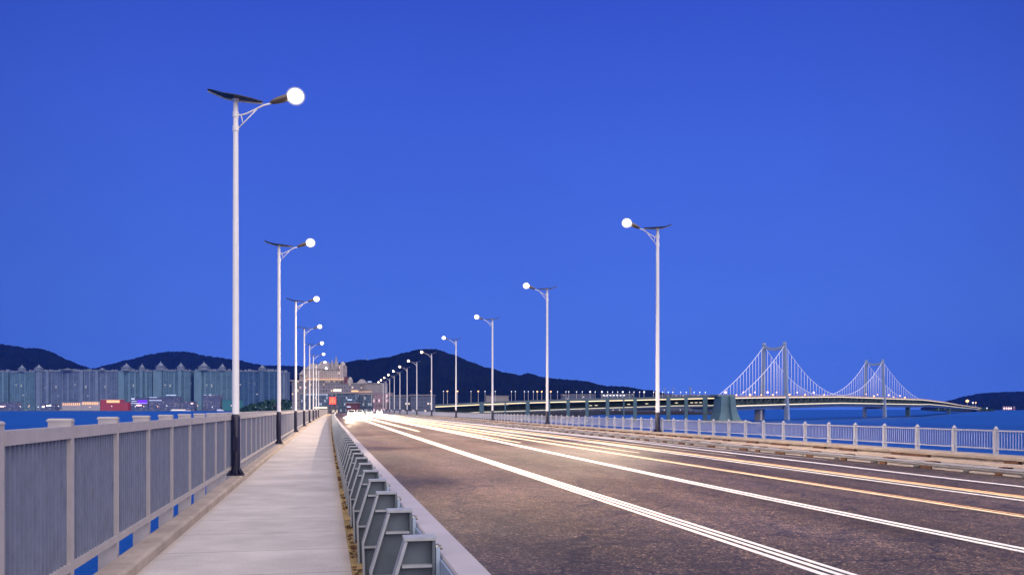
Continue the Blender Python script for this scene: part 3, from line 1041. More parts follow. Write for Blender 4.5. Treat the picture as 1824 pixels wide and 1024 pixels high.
CARW = mat('car_white', (0.55, 0.55, 0.57), 0.3)
CARD = mat('car_pale', (0.5, 0.5, 0.5), 0.3)
CARS = mat('car_silver', (0.3, 0.31, 0.33), 0.3, 0.5)
for X, y, pw, bm_, lab in ((4.4, 205, 1100000, CARW, 'white oncoming car with glaring headlights in the lane beside the steel guardrail'),
                       (6.9, 232, 1600000, CARD, 'oncoming car with glaring headlights in the second lane, far down the road'),
                       (10.2, 262, 1800000, CARS, 'oncoming car with glaring headlights in the middle of the road, far off'),
                       (14.0, 285, 1600000, CARW, 'oncoming car with glaring headlights by the right barrier, far off')):
    th_ = math.atan2(X, y) - TH
    D = math.hypot(X, y) * math.cos(th_)
    px = 912 + F * math.tan(th_)
    car(px, D, X, bm_, lab, pw)


# ------------------------------------------------------------------ land and hills
def hill(prof, D0, wd, seed, zbase, mt, jit=1.0, step=2.0):
    rnd = random.Random(seed)
    pxs = []
    x = prof[0][0]
    while x <= prof[-1][0]:
        pxs.append(x)
        x += step
    rows_ = []
    ph = [rnd.uniform(0, 6) for _ in range(6)]

    def yat(x):
        for (a, ya), (b, yb) in zip(prof, prof[1:]):
            if a <= x <= b:
                t = (x - a) / (b - a)
                t = t * t * (3 - 2 * t) * 0.5 + t * 0.5
                return ya + (yb - ya) * t
        return prof[-1][1]
    T = [-1, -.86, -.7, -.55, -.4, -.28, -.16, -.07, 0, .1, .25, .5, 1]
    for t in T:
        row = []
        D = D0 + t * wd
        for x in pxs:
            zr = Z(yat(x), D0) - zbase
            u = x * 0.05
            g = (1 - abs(t) ** 1.25)
            g *= 1 + (0.06 * math.sin(u * 1.3 + t * 5 + ph[0]) + 0.04 * math.sin(u * 3.1 + ph[1] - t * 8)) * min(1, abs(t) * 2.5)
            jt = rnd.uniform(-1, 1) * jit * D0 / F * (1 if abs(t) < .9 else 0)
            row.append(P(x, D, zbase + max(0, zr * g + jt * min(1, zr / 20.0))))
        rows_.append(row)
    return struct(MB().sheet(rows_, mt), 'hill')


hill([(-420, 690), (-300, 640), (-150, 612), (-60, 606), (0, 612), (20, 615), (50, 620), (70, 620), (90, 626), (120, 640), (150, 652), (180, 662), (230, 682), (300, 715)], 4300, 900, 1, SEA, M['hill'])
hill([(90, 700), (140, 666), (165, 656), (190, 650), (230, 640), (270, 630), (300, 626), (330, 626), (370, 634), (420, 640), (455, 648), (480, 651), (520, 651), (560, 655), (600, 664), (660, 690), (720, 720)], 4900, 900, 2, SEA, M['hill'])
hill([(480, 700), (540, 664), (585, 648), (615, 645), (640, 640), (655, 641), (690, 636), (720, 628), (745, 622), (775, 621), (810, 632), (840, 645), (870, 655), (900, 663), (925, 668), (940, 664), (965, 671),
      (1000, 675), (1040, 678), (1080, 687), (1110, 688), (1160, 695), (1180, 700), (1230, 708), (1300, 722)], 3400, 700, 3, SEA, M['hill'], 0.9)
hill([(1640, 726), (1690, 713), (1720, 705), (1750, 700), (1780, 698), (1824, 697), (1900, 695), (2000, 698), (2150, 705), (2300, 715), (2400, 726)], 5200, 1200, 4, SEA, M['hill'], 0.7)


def slab(pts, z0, z1, mt, name):
    n = len(pts)
    vs = [(p.x, p.y, z0) for p in pts] + [(p.x, p.y, z1) for p in pts]
    fs = [tuple(range(n, 2 * n))] + [(i, (i + 1) % n, n + (i + 1) % n, n + i) for i in range(n)]
    return struct(MB().add(vs, fs, mt), name)


# far left shore, the town at the end of the road, and the right point
slab([P(-500, 2560), P(300, 2500), P(420, 2450), P(440, 1150), P(540, 1100), P(640, 5000), P(-500, 6000)], SEA - .4, -2.6, M['quay'], 'shore_ground')
slab([P(470, 560), P(560, 470), P(575, 376), P(700, 380), P(760, 425), P(900, 432), P(985, 470), P(1060, 800), P(1180, 3000), P(1180, 5000), P(560, 5000)], SEA - .5, -0.16, M['land'], 'town_ground')
slab([P(1662, 2300), P(1690, 1900), P(1740, 1850), P(1762, 2000), P(1772, 2500), P(1640, 4000)], SEA - .4, -1.2, M['land'], 'point_ground')
# the way the road goes on into the town
rows = []
for px, D, z in ((610, 368, -0.08), (628, 395, 0.0), (655, 425, 0.4), (690, 440, 1.0), (735, 442, 1.9), (770, 440, 2.3)):
    a = P(px, D + 4, z)
    b = P(px, D - 6, z)
    rows.append([b, a])
ramp = MB().sheet(rows, M['conc'])
struct(ramp, 'ramp_road')

# ------------------------------------------------------------------ apartment towers on the far shore
BD = 2560
PXM = BD / F
zg = -2.6


def turret(parent, cx, zt, wpx, tpx, hpx, mt):
    """a domed pavilion with a spire on the roof"""
    w_ = wpx * PXM
    h_ = hpx * PXM
    b = MB()
    b.box(cx - w_ / 2, cx + w_ / 2, -w_ * .4, w_ * .5, zt, zt + h_ * .36, mt)
    b.box(cx - w_ * .58, cx + w_ * .58, -w_ * .48, w_ * .58, zt + h_ * .36, zt + h_ * .41, mt)
    b.box(cx - w_ * .40, cx + w_ * .40, -w_ * .30, w_ * .40, zt + h_ * .41, zt + h_ * .52, mt)
    b.lathe([(w_ * .40, zt + h_ * .52), (w_ * .385, zt + h_ * .58), (w_ * .31, zt + h_ * .66), (w_ * .16, zt + h_ * .72)], mt, 10, cx, w_ * .05)
    t = b.build('turret', parent)
    MB().lathe([(w_ * .13, zt + h_ * .72), (w_ * .13, zt + h_ * .80), (w_ * .05, zt + h_ * .86), (w_ * .015, zt + h_)], mt, 8, cx, w_ * .05).build('spire', t)
    return t


def tower(px0, px1, ytop, fi, label, turrets=(), bright=(), ybot=724, shafts=0, depth=34, Dd=0):
    D = BD + Dd
    k_ = D / F
    cx = (px0 + px1) / 2
    r = empty('apartment_tower', P(cx, D, zg), -TH, label, 'apartment tower', 'apartment towers on the far shore')
    W = (px1 - px0) * k_
    H = Z(ytop, D) - zg
    b = MB().box(-W / 2, W / 2, 0, depth, 0, H, FAC[fi])
    b.build('wall', r)
    # vertical piers, recessed bays between them
    rnd = random.Random(int(px0))
    npier = max(3, int((px1 - px0) / 9))
    for i in range(npier + 1):
        x = -W / 2 + W * i / npier
        wd = rnd.choice((2.2, 3.5, 6.0))
        x0, x1 = max(-W / 2 - .3, x - wd / 2), min(W / 2 + .3, x + wd / 2)
        MB().box(x0, x1, -rnd.uniform(1.5, 3.5), -0.01, 0, H - rnd.uniform(0, 4), RIB[fi]).build('pier', r)
    for a, bb in bright:
        x0, x1 = (a - cx) * k_, (bb - cx) * k_
        MB().box(x0, x1, -5.5, -0.02, 0, H + 1.5, RIB[fi]).build('stair_shaft', r)
    MB().box(-W / 2 - .8, W / 2 + .8, -2.0, depth + .8, H, H + 2.6, CROWN[0]).build('cornice', r)
    rf = MB()
    x = -W / 2 + 2
    while x < W / 2 - 6:
        ww = rnd.uniform(3, 9)
        rf.box(x, x + ww, 3, 14, H + 2.6, H + 2.6 + rnd.uniform(1.5, 6), CROWN[0])
        x += ww + rnd.uniform(2, 9)
    if rf.v:
        rf.build('roof_house', r)
    for tpx, wpx, hpx in turrets:
        turret(r, (tpx - cx) * k_, H + 2.6, wpx, 0, hpx, CROWN[0])
    return r


tower(-78, -34, 660, 0, 'dim teal apartment tower at the very left edge beyond the frame', ())
tower(-30, 15, 663, 0, 'teal apartment tower cut by the left edge of the photo')
tower(18, 63, 663, 0, 'plain teal apartment tower with one pointed turret at its right', [(39, 9, 13)])
tower(64, 141, 662, 1, 'widest slate grey apartment slab with a pointed turret at its left corner', [(69, 11, 12), (120, 18, 5)], [(66, 73), (83, 88)], 0)
tower(142, 169, 661, 1, 'narrow pale blue apartment tower beside the wide slate slab', [], [(143, 149)])
tower(170, 210, 662, 1, 'slate blue apartment tower behind the orange lit pavilion', [(182, 9, 6)], [(171, 176)])
tower(211, 271, 662, 0, 'teal apartment tower with two domed turrets above the violet lit building', [(225, 13, 15), (253, 8, 14)], [(212, 222), (250, 255)])
tower(273, 339, 661, 0, 'teal apartment tower with a bright shaft and two spired turrets', [(286, 12, 17), (322, 10, 15)], [(274, 289), (318, 324)])
tower(346, 414, 661, 0, 'teal apartment tower with stepped pavilion roof left of the nearest lamp post', [(363, 15, 16), (396, 9, 13)], [(347, 360)], 0)
tower(415, 498, 662, 2, 'dim apartment tower with a domed pavilion between the first two left lamps', [(467, 11, 12)], [(463, 470)])
tower(496, 511, 664, 1, 'narrow rounded apartment tower at the right end of the far shore row', [])

# low buildings along that shore
SD = 2400


def lowb(name, px0, px1, y0, y1, mt, label, cat, D=SD, depth=25, roofm=None, group=None, bands=(), z_=zg, over=1.0):
    cx = (px0 + px1) / 2
    k_ = D / F
    r = empty(name, P(cx, D, z_), -TH, label, cat, group)
    W = (px1 - px0) * k_
    H = Z(y0, D) - z_
    MB().box(-W / 2, W / 2, 0, depth, 0, H, mt).build('wall', r)
    MB().box(-W / 2 - over, W / 2 + over, -over, depth + over, H, H + 0.5 * k_, roofm or M['quay']).build('roof', r)
    for a, bb, ya, yb, m2 in bands:
        x0, x1 = (a - cx) * k_, (bb - cx) * k_
        MB().box(x0, x1, -0.8 * k_ * .5, -0.02, Z(yb, D) - z_, Z(ya, D) - z_, m2).build('lit_front', r)
    return r


G = 'low buildings along the far shore'
lowb('waterfront_house', -60, -4, 716, 728, M['low'], 'dim low waterfront building beyond the left edge', 'building', group=G)
lowb('waterfront_house', -2, 30, 716, 728, M['low'], 'dim low waterfront house with a pinkish lamp at the left edge', 'building', group=G, bands=[(-1, 7, 723, 724.5, M['pinklamp'])])
lowb('waterfront_house', 73, 98, 719, 728, M['low'], 'low waterfront house with white lamps under the wide slate slab', 'building', group=G, bands=[(75, 79, 723, 725.5, M['coldlamp']), (83, 86, 721, 723.5, M['coldlamp']), (88, 91, 720.5, 723, M['coldlamp'])])
lowb('colonnade', 110, 146, 716, 728, M['pale'], 'long pale colonnade with warm lamps along the water', 'colonnade', group=G,
     bands=[(112 + 3.6 * i, 113.6 + 3.6 * i, 718 - 0.1 * i, 722, M['warmglass']) for i in range(9)])
lowb('lit_hall', 146, 178, 714, 727, M['pale'], 'low hall with orange glowing front beside the red pavilion', 'building', group=G,
     bands=[(147 + 4.2 * i, 149.6 + 4.2 * i, 716, 720.5, M['warmglass']) for i in range(7)])
lowb('red_pavilion', 179, 215, 711.5, 726, M['redglass'], 'red pavilion with a wide orange glowing upper window', 'pavilion', group=G, roofm=M['pale'], bands=[(190, 213, 712.5, 717, M['warmglass'])])
lowb('red_annex', 215.5, 228, 716, 726, M['redglass'], 'small dark red lit annex right of the orange pavilion', 'building', group=G)
lowb('violet_building', 233, 264, 709, 727, M['low'], 'round shouldered building floodlit violet with cool light strips', 'building', group=G,
     bands=[(245, 262, 712, 719, M['violet']), (234, 240, 708.5, 711, M['coolstrip']), (234, 243, 714, 714.8, M['coolstrip']), (233, 262, 717.6, 718.4, M['coolstrip']), (243, 252, 720.5, 722.5, M['pinklamp'])])
lowb('terrace_building', 265, 318, 707, 727, M['low'], 'stepped dark terrace building with long cool light strips', 'building', group=G,
     bands=[(266, 280, 707.2, 708, M['coolstrip']), (266, 288, 712.4, 713.3, M['coolstrip']), (296, 314, 703, 704, M['coolstrip'])])
lowb('dark_hall', 319, 345, 715, 727, M['low'], 'dark hall with a tiny lamp at its right corner', 'building', group=G, bands=[(340, 344, 717.5, 719, M['pinklamp'])])
lowb('villa', 361, 392, 704, 722, M['low'], 'pale villa with two lit windows at the foot of the stepped tower', 'building', group=G, bands=[(363, 368, 703, 704, M['coolstrip']), (372, 377, 702.5, 703.5, M['coolstrip'])])
lowb('green_lit_wall', 396, 428, 712, 722, M['greenlit'], 'shore wall floodlit green behind the nearest lamp post', 'wall', group=G)
lowb('long_quay_shed', 452, 533, 722, 728, M['low'], 'long quay shed with white and red lamps between the left lamp posts', 'building', D=1400, group=G,
     bands=[(455, 500, 724.6, 726.2, M['coolstrip']), (488, 496, 722.4, 724, M['redglass']), (501, 531, 724.8, 726.2, M['coolstrip'])])


ql = ['pink', 'cold', 'warm', 'cold', 'warm', 'warm', 'cold', 'warm', 'cold', 'cold', 'pink', 'warm', 'cold', 'warm', 'cold', 'pink']
qx = [9, 36, 52, 68, 79, 87, 104, 160, 199, 241, 256, 281, 297, 352, 378, 412]
for px, c, od in zip(qx, ql, ['first', 'second', 'third', 'fourth', 'fifth', 'sixth', 'seventh', 'eighth', 'ninth', 'tenth', 'eleventh', 'twelfth', 'thirteenth', 'fourteenth', 'fifteenth', 'last']):
    nm = {'pink': 'pinkish', 'cold': 'white', 'warm': 'orange'}[c]
    r = empty('quay_lamp', P(px, 2330, zg), -TH, 'tiny %s lamp on the far quay, %s from the left edge' % (nm, od), 'street lamp', 'lamps along the far quay')
    hq = 8.5 + (px * 7 % 5)
    MB().lathe([(.3, 0), (.2, hq)], M['tower'], 6).build('pole', r)
    MB().ell((0, 0, hq), 1.1, 1.1, .9, M[c + 'lamp'], 10, 6).build('lamp_head', r)


def boat(px0, px1, D, label, bright):
    cx = (px0 + px1) / 2
    L = (px1 - px0) * D / F
    r = empty('tour_boat', P(cx, D, SEA), -TH, label, 'boat', 'boats moored along the far shore')
    hb = MB()
    rows_ = []
    for t in [-1, -.8, -.4, 0, .5, .8, 1]:
        wv_ = 3.0 * (1 - max(0, t - .3) ** 2 * 1.9) if t > .3 else 3.0
        rows_.append([(t * L / 2, -wv_, 1.9 + .4 * max(0, t)), (t * L / 2, -wv_ * .7, 0.0), (t * L / 2, wv_ * .7, 0.0), (t * L / 2, wv_, 1.9 + .4 * max(0, t)), (t * L / 2, -wv_, 1.9 + .4 * max(0, t))])
    hb.sheet(rows_, M['white']).build('hull', r)
    MB().box(-L * .42, L * .25, -2.2, 2.2, 1.9, 4.2, M['white']).build('cabin', r)
    MB().box(-L * .41, L * .24, -2.35, -2.21, 2.5, 3.7, bright).build('window', r)
    MB().box(-L * .44, L * .27, -2.6, 2.6, 4.2, 4.5, M['white']).build('roof', r)


boat(303, 340, 2250, 'long white boat with glowing cabin lying under the dark hall', M['stripw'])
boat(386, 399, 2250, 'small white lit boat left of the nearest lamp post', M['coolstrip'])

# wooded foot of the hill between the lamp posts
rnd = random.Random(5)
wd = MB()
for i in range(900):
    px = rnd.uniform(425, 545)
    D = rnd.uniform(1180, 1500)
    ht = max(3, (1 - ((px - 490) / 70) ** 2)) * 1.0
    top = 17 * max(0.15, 1 - ((px - 498) / 78) ** 2)
    s = rnd.uniform(1.5, 3.6)
    p = P(px, D, -2.6 + rnd.uniform(0, top))
    n_ = Vector((rnd.gauss(0, 1), rnd.gauss(0, 1), rnd.gauss(0, 1))).normalized()
    a = n_.orthogonal().normalized()
    b = n_.cross(a)
    wd.add([p - a * s, p - b * s * .8, p + a * s, p + b * s * .7], [(0, 1, 2, 3)], M['green'])
tag(wd.build('shore_woods', recalc=False), 'dark green woods at the foot of the hill behind the left lamp posts', 'woods', kind='stuff')

# ------------------------------------------------------------------ town at the end of the road
TD = 690


def at(px, D=TD):
    return P(px, D, -0.16)


hk = TD / F
hotel = empty('castle_hotel', at(574), -TH, 'pale castle like hotel with steep roofs and spires above a broad terrace', 'hotel')
X_ = lambda px: (px - 574) * hk
Hh = lambda y: Z(y, TD) + 0.16
MB().box(X_(545), X_(604), 0, 18, 0, Hh(657), M['hotel']).build('main_block', hotel)
MB().box(X_(532), X_(546), 2, 17, 0, Hh(667), M['hotel']).build('side_wing', hotel)
MB().box(X_(604.2), X_(611.5), -1, 15, 0, Hh(650), M['hotel']).build('corner_tower', hotel)
def roofm(x0, x1, y0, y1, yt, ins, name, parent):
    a, b, z0, z1 = X_(x0), X_(x1), Hh(y0), Hh(yt)
    i = ins * hk
    vs = [(a, -.6, z0), (b, -.6, z0), (b, 18.6, z0), (a, 18.6, z0), (a + i, 4, z1), (b - i, 4, z1), (b - i, 13, z1), (a + i, 13, z1)]
    return MB().add(vs, [(3, 2, 1, 0), (4, 5, 6, 7), (0, 1, 5, 4), (1, 2, 6, 5), (2, 3, 7, 6), (3, 0, 4, 7)], M['hotelroof']).build(name, parent)
roofm(544, 565, 657, 0, 647, 6, 'roof', hotel)
roofm(562, 588, 656.8, 0, 643, 8, 'roof', hotel)
roofm(532, 546, 667, 0, 658, 5, 'roof', hotel)
MB().lathe([(3.0, Hh(657)), (2.6, Hh(652)), (.9, Hh(642)), (.08, Hh(633))], M['hotelroof'], 8, X_(597), 4).build('spire', hotel)
MB().lathe([(1.7, Hh(657)), (1.2, Hh(650)), (.06, Hh(639))], M['hotelroof'], 8, X_(590.5), 2).build('spire', hotel)
MB().lathe([(2.0, Hh(650)), (2.0, Hh(647.5)), (1.4, Hh(645)), (.3, Hh(643.5))], M['pale'], 10, X_(608.5), 5).build('dome', hotel)
for i in range(9):
    x = X_(547 + 7 * i)
    MB().box(x, x + .35, -.45, -.01, 0, Hh(657.5), M['pale']).build('pier', hotel)
MB().box(X_(544), X_(604.1), -.7, -.02, Hh(658), Hh(657.2), M['pale']).build('cornice', hotel)
MB().box(X_(541), X_(611), -1.2, -.46, Hh(676), Hh(675.2), M['warmglass']).build('light_strip', hotel)

# broad podium and halls round it
D2 = 655
def block(name, px0, px1, y0, D, mt, label, cat='building', depth=20, roof=None, group='buildings at the end of the road', bands=(), ov=.4, rt=.5):
    cx = (px0 + px1) / 2
    k_ = D / F
    r = empty(name, P(cx, D, -0.16), -TH, label, cat, group)
    W = (px1 - px0) * k_
    H = Z(y0, D) + .16
    MB().box(-W / 2, W / 2, 0, depth, 0, H, mt).build('wall', r)
    MB().box(-W / 2 - ov, W / 2 + ov, -ov, depth + ov, H, H + rt, roof or M['hall']).build('roof', r)
    for a, bb, ya, yb, m2, nm in bands:
        MB().box((a - cx) * k_, (bb - cx) * k_, -.25, -.02, Z(yb, D) + .16, Z(ya, D) + .16, m2).build(nm, r)
    return r


block('terrace_podium', 520, 640, 684, 655, M['podium'], 'broad terraced podium under the castle like hotel', bands=[(594, 608, 693, 697, M['stripw'], 'lit_front'), (626, 638, 695, 698, M['warmglass'], 'lit_front')])
block('terrace_deck', 520, 604, 678.5, 662, M['podium'], 'upper terrace deck with a pale lit rim at the foot of the hotel', roof=M['pale'], ov=1.2, rt=.7)
g = block('gabled_hall', 628, 684, 683, 670, M['hall'], 'large grey hall with a stepped roof behind the warm lamps', bands=[(655, 662, 679, 680.2, M['coolstrip'], 'roof_lamp')])
kk = 670 / F
MB().add([(-11, 1, 19.2), (-1, 1, 19.2), (-1, 16, 19.2), (-11, 16, 19.2), (-6.5, 4, 24), (-5, 4, 24), (-5, 12, 24), (-6.5, 12, 24)],
         [(4, 5, 6, 7), (0, 1, 5, 4), (1, 2, 6, 5), (2, 3, 7, 6), (3, 0, 4, 7)], M['hall']).build('gable_roof', g)
r = empty('billboard_tower', P(618.5, 668, 0), -TH, 'red sided tower with a pale arched front beside the hotel', 'building', 'buildings at the end of the road')
MB().box(-2.4, 0.2, 0, 5, 0, 25.4, M['redawning']).build('red_side', r)
MB().box(0.21, 3.2, .4, 5, 0, 23.6, M['pale']).build('pale_front', r)
MB().lathe([(1.5, 23.6), (1.3, 24.5), (.6, 25.3)], M['pale'], 10, 1.7, 2.6).build('arched_top', r)
block('shop_row', 535, 586, 702, 560, M['shopteal'], 'blue glass shop row left of the red display', bands=[(545, 584, 702.2, 703, M['coolstrip'], 'light_strip'), (560, 583, 724.5, 727, M['stripw'], 'shop_window')])
block('glass_arcade', 600, 632, 701, 575, M['shopteal'], 'teal glass arcade right of the red display', bands=[(619, 627, 711, 712.4, M['coolstrip'], 'fascia')])
block('red_market', 617, 637, 718, 520, M['redawning'], 'low market front with a dark red awning', bands=[(618, 625, 723.5, 725, M['coolstrip'], 'shop_window')], depth=8)
block('teal_office', 634, 664, 703, 590, M['shopteal'], 'teal glass office with slim pale columns', bands=[(634.5, 636, 703, 724, M['pale'], 'column'), (661, 663, 703, 724, M['pale'], 'column'), (648, 649, 704, 724, M['pale'], 'column')])
block('canopy_building', 626, 668, 699, 600, M['hall'], 'building with a warm lit canopy over the teal office', bands=[(628, 662, 697, 698.6, M['warmglass'], 'canopy')])
block('pink_building', 665, 692, 700, 560, M['pink'], 'pinkish lit building at the foot of the far lamps')
block('pale_low_building', 692.5, 730, 705, 545, M['low'], 'pale low building under the hill, right of the pink one', bands=[(696, 704, 703.5, 704.6, M['coolstrip'], 'roof_lamp')])
block('bluish_shed', 731, 770, 704, 540, M['low'], 'bluish grey shed behind the start of the viaduct', bands=[(735, 752, 702.5, 703.4, M['coolstrip'], 'roof_lamp')])
block('distant_depot', 866, 906, 705.5, 700, M['hall'], 'pale grey depot behind the viaduct below the hill')
block('waterside_works', 1000, 1058, 703, 900, M['low'], 'dim works building with small lamps beyond the viaduct')
block('harbour_shed', 1072, 1128, 702, 1000, M['low'], 'dark harbour shed with a row of lit windows beyond the viaduct', bands=[(1074 + 6 * i, 1077 + 6 * i, 703.5, 704.6, M['coldlamp'], 'window') for i in range(7)])
block('pier_terminal', 1176, 1262, 703.5, 1100, M['low'], 'low terminal with a string of white lamps left of the big bridge anchorage', group='buildings at the end of the road')
slab([P(985, 860), P(1275, 860), P(1275, 1300), P(985, 1300)], SEA - .4, -1.0, M['land'], 'harbour_ground')

# red display board at the end of the road
SDD = 420
k_ = SDD / F
sg = empty('red_display_sign', P(592.5, SDD, -0.16), -TH, 'square red glowing display board on a dark frame at the end of the road', 'sign')
zc = Z(713.4, SDD) + .16
MB().box(-1.75, 1.75, .05, .45, zc - 1.85, zc + 1.85, M['signframe']).build('frame', sg)
MB().box(-1.6, 1.6, 0.0, .049, zc - 1.7, zc + 1.7, M['redsign']).build('display', sg)
stk = MB()
for (a, b, c, d) in ((-1.1, .9, 1.0, 1.2), (-.1, .12, -1.3, 1.5), (-1.3, 1.2, .25, .45), (-.9, .9, -.55, -.35), (-1.2, -.95, -1.3, .1), (.85, 1.1, -1.2, .2)):
    stk.box(a, b, -.03, -.001, zc + c, zc + d, M['redstroke'])
stk.build('stroke', sg)
for x in (-1.2, 1.2):
    MB().box(x - .1, x + .1, .15, .35, 0, zc - 1.85, M['signframe']).build('leg', sg)
block('notice_wall', 583, 601, 725, 424, M['podium'], 'low violet grey wall under the red display', 'wall', depth=1)

# ------------------------------------------------------------------ double deck viaduct
VD = [(775, 440), (854, 432), (936, 424), (1020, 412), (1090, 404), (1131, 400), (1200, 390), (1270, 379), (1282, 377)]
UY = [(775, 725), (854, 721), (936, 718), (1020, 715.6), (1130, 713), (1200, 711.4), (1270, 709.7), (1290, 709)]
LYv = [(775, 739), (854, 734), (936, 731.5), (1020, 728.5), (1130, 725), (1200, 722.8), (1270, 722), (1290, 721.5)]


def interp(tab, x):
    if x <= tab[0][0]:
        return tab[0][1]
    for (a, ya), (b, yb) in zip(tab, tab[1:]):
        if x <= b:
            return ya + (yb - ya) * (x - a) / (b - a)
    return tab[-1][1]


via = empty('viaduct', P(1020, 412, SEA), 0, 'double deck teal viaduct with lit edges leading to the suspension bridge', 'viaduct')
VO = via.location


def vpath(tab, dz=0.0, dd=0.0):
    out = []
    px = 776
    while px <= 1282:
        D = interp(VD, px)
        p = P(px, D + dd, Z(interp(tab, px), D) + dz)
        out.append(p - VO)
        px += 11
    return out


MB().sweep(vpath(UY), [(0.25, -.05), (-9, -.05), (-9, .5), (0.25, .5)], M['parapet']).build('upper_deck', via)
MB().sweep(vpath(UY), [(0.35, .5), (0.0, .5), (0.0, 1.35), (0.35, 1.35)], M['parapet']).build('upper_parapet', via)
MB().sweep(vpath(UY), [(0.36, -.04), (0.26, -.04), (0.26, .30), (0.36, .30)], M['strip']).build('upper_light_strip', via)
MB().sweep(vpath(LYv), [(0.25, -.6), (-9, -.6), (-9, .0), (0.25, .0)], M['parapet']).build('lower_deck', via)
MB().sweep(vpath(LYv), [(0.30, .0), (0.05, .0), (0.05, .30), (0.30, .30)], M['teal']).build('lower_parapet', via)
MB().sweep(vpath(LYv), [(0.36, -.02), (0.26, -.02), (0.26, .16), (0.36, .16)], M['stripw']).build('lower_light_strip', via)
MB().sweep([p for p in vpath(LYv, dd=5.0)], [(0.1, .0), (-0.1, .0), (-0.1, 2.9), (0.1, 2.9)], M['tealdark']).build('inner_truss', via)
# piers
for px, wpx in ((1256, 8), (1222, 6), (1190.5, 7), (1131, 6), (1111, 2.4), (1082, 6.2), (1045.5, 5.6), (1012, 5.8), (977, 6), (940, 7), (900, 2.4), (858, 8)):
    D = interp(VD, px) - .6
    k_ = D / F
    w_ = wpx * k_
    p = P(px, D) - VO
    top = Z(interp(UY, px), D) + 1.1 - SEA
    b = MB()
    ca, sa = CT, -ST
    q = []
    for a, c in ((-w_ / 2, -.5), (w_ / 2, -.5), (w_ / 2, .22), (-w_ / 2, .22)):
        q.append((p.x + a * CT + c * ST, p.y - a * ST + c * CT))
    vs = [(x, y, -.5) for x, y in q] + [(x, y, top) for x, y in q]
    b.add(vs, [(3, 2, 1, 0), (4, 5, 6, 7), (0, 1, 5, 4), (1, 2, 6, 5), (2, 3, 7, 6), (3, 0, 4, 7)], M['teal'])
    b.build('pier', via)
# small traffic lamps glowing inside the lower deck
for px in (1052, 1062, 1120, 1152, 1205, 1232, 1240, 1248):
    D = interp(VD, px) + 3
    p = P(px, D, Z(interp(LYv, px) - 5.5, D)) - VO
    MB().ell(p, .8, .2, .18, M['stripw'], 8, 5).build('deck_lamp', via)

# flared concrete anchorage
an = empty('bridge_anchorage', P(1291, 376, SEA), -TH + 0.35, 'massive flared teal concrete anchorage where the viaduct meets the suspension bridge', 'anchorage')
b = MB()
Ht = Z(705.5, 376) - SEA
prof = [(0.0, 6.3, 4.2), (0.12, 5.2, 3.8), (0.35, 4.2, 3.3), (0.6, 3.7, 2.9), (1.0, 3.3, 2.7)]
for sx, w0 in ((-1, 1),):
    rows_ = []
    for t, hw, hd in prof:
        z = t * Ht
        rows_.append([(-hw, -hd, z), (-hw * .35, -hd * 1.12, z), (-hw * .25, -hd * .8, z), (hw * .12, -hd * .8, z), (hw * .22, -hd * 1.1, z), (hw, -hd, z), (hw, hd, z), (-hw, hd, z), (-hw, -hd, z)])
    b.sheet(rows_, M['teal'])
    b.add([rows_[-1][i] for i in range(8)], [tuple(range(8))], M['teal'])
b.build('buttress', an)
MB().lathe([(11, -.3), (10.2, .55), (9.2, .7)], M['conc'], 18).build('footing', an)
MB().box(-4.2, 4.2, -1.0, 5.0, Ht, Ht + .7, M['parapet']).build('cap_beam', an)

# lamps along the viaduct
vl = [(768, 'o'), (790, 'w'), (797, 'o'), (815, 'o'), (839, 'w'), (852, 'o'), (864, 'w'), (882, 'w'), (911, 'w'), (918, 'w'), (934, 'w'), (941, 'w'), (950, 'w'), (957, 'o'), (965, 'o'), (981, 'o'), (993, 'w'),
      (1008, 'w'), (1013, 'w'), (1027, 'w'), (1037, 'w'), (1051, 'W'), (1060, 'w'), (1072, 'W'), (1082, 'w'), (1091, 'w'), (1100, 'w'), (1109, 'W'), (1121, 'w'), (1129, 'w'), (1139, 'w'), (1147, 'W'),
      (1164, 'w'), (1180, 'w'), (1190, 'w'), (1198, 'w'), (1212, 'w'), (1222, 'w'), (1236, 'w'), (1246, 'w'), (1256, 'w')]
for i, (px, c) in enumerate(vl):
    D = interp(VD, max(776, px)) + 6
    zb = Z(interp(UY, max(776, px)), D) + .55
    zt = Z(696.5 + (px - 770) * 0.004, D)
    lab = {'o': 'tiny orange viaduct lamp', 'w': 'tiny faint white viaduct lamp', 'W': 'brighter white viaduct lamp'}[c]
    nm = ['first', 'second', 'third', 'fourth', 'fifth', 'sixth', 'seventh', 'eighth', 'ninth', 'tenth', 'eleventh', 'twelfth', 'thirteenth', 'fourteenth', 'fifteenth', 'sixteenth', 'seventeenth', 'eighteenth', 'nineteenth', 'twentieth']
    od = nm[i] if i < 20 else (nm[40 - i] if i > 20 else 'middle one')
    where = ', %s from the hotel end' % od if i < 20 else (', the middle one of the row' if i == 20 else ', %s from the anchorage end' % od)
    r = empty('viaduct_lamp', P(px, D, zb), -TH, lab + where, 'street lamp', 'small lamps along the viaduct')
    h = zt - zb
    MB().lathe([(.07, 0), (.05, h)], M['white'], 6).build('pole', r)
    MB().tube([(0, 0, h - .05), (.0, -.5, h + .1)], .04, M['white'], 5).build('arm', r)
    rr = .2 if c == 'w' else .38 if c == 'W' else .36
    MB().ell((0, -.6, h), rr, rr, rr * .8, M['warmlamp'] if c == 'o' else M['coldlamp'], 8, 6).build('lamp_head', r)

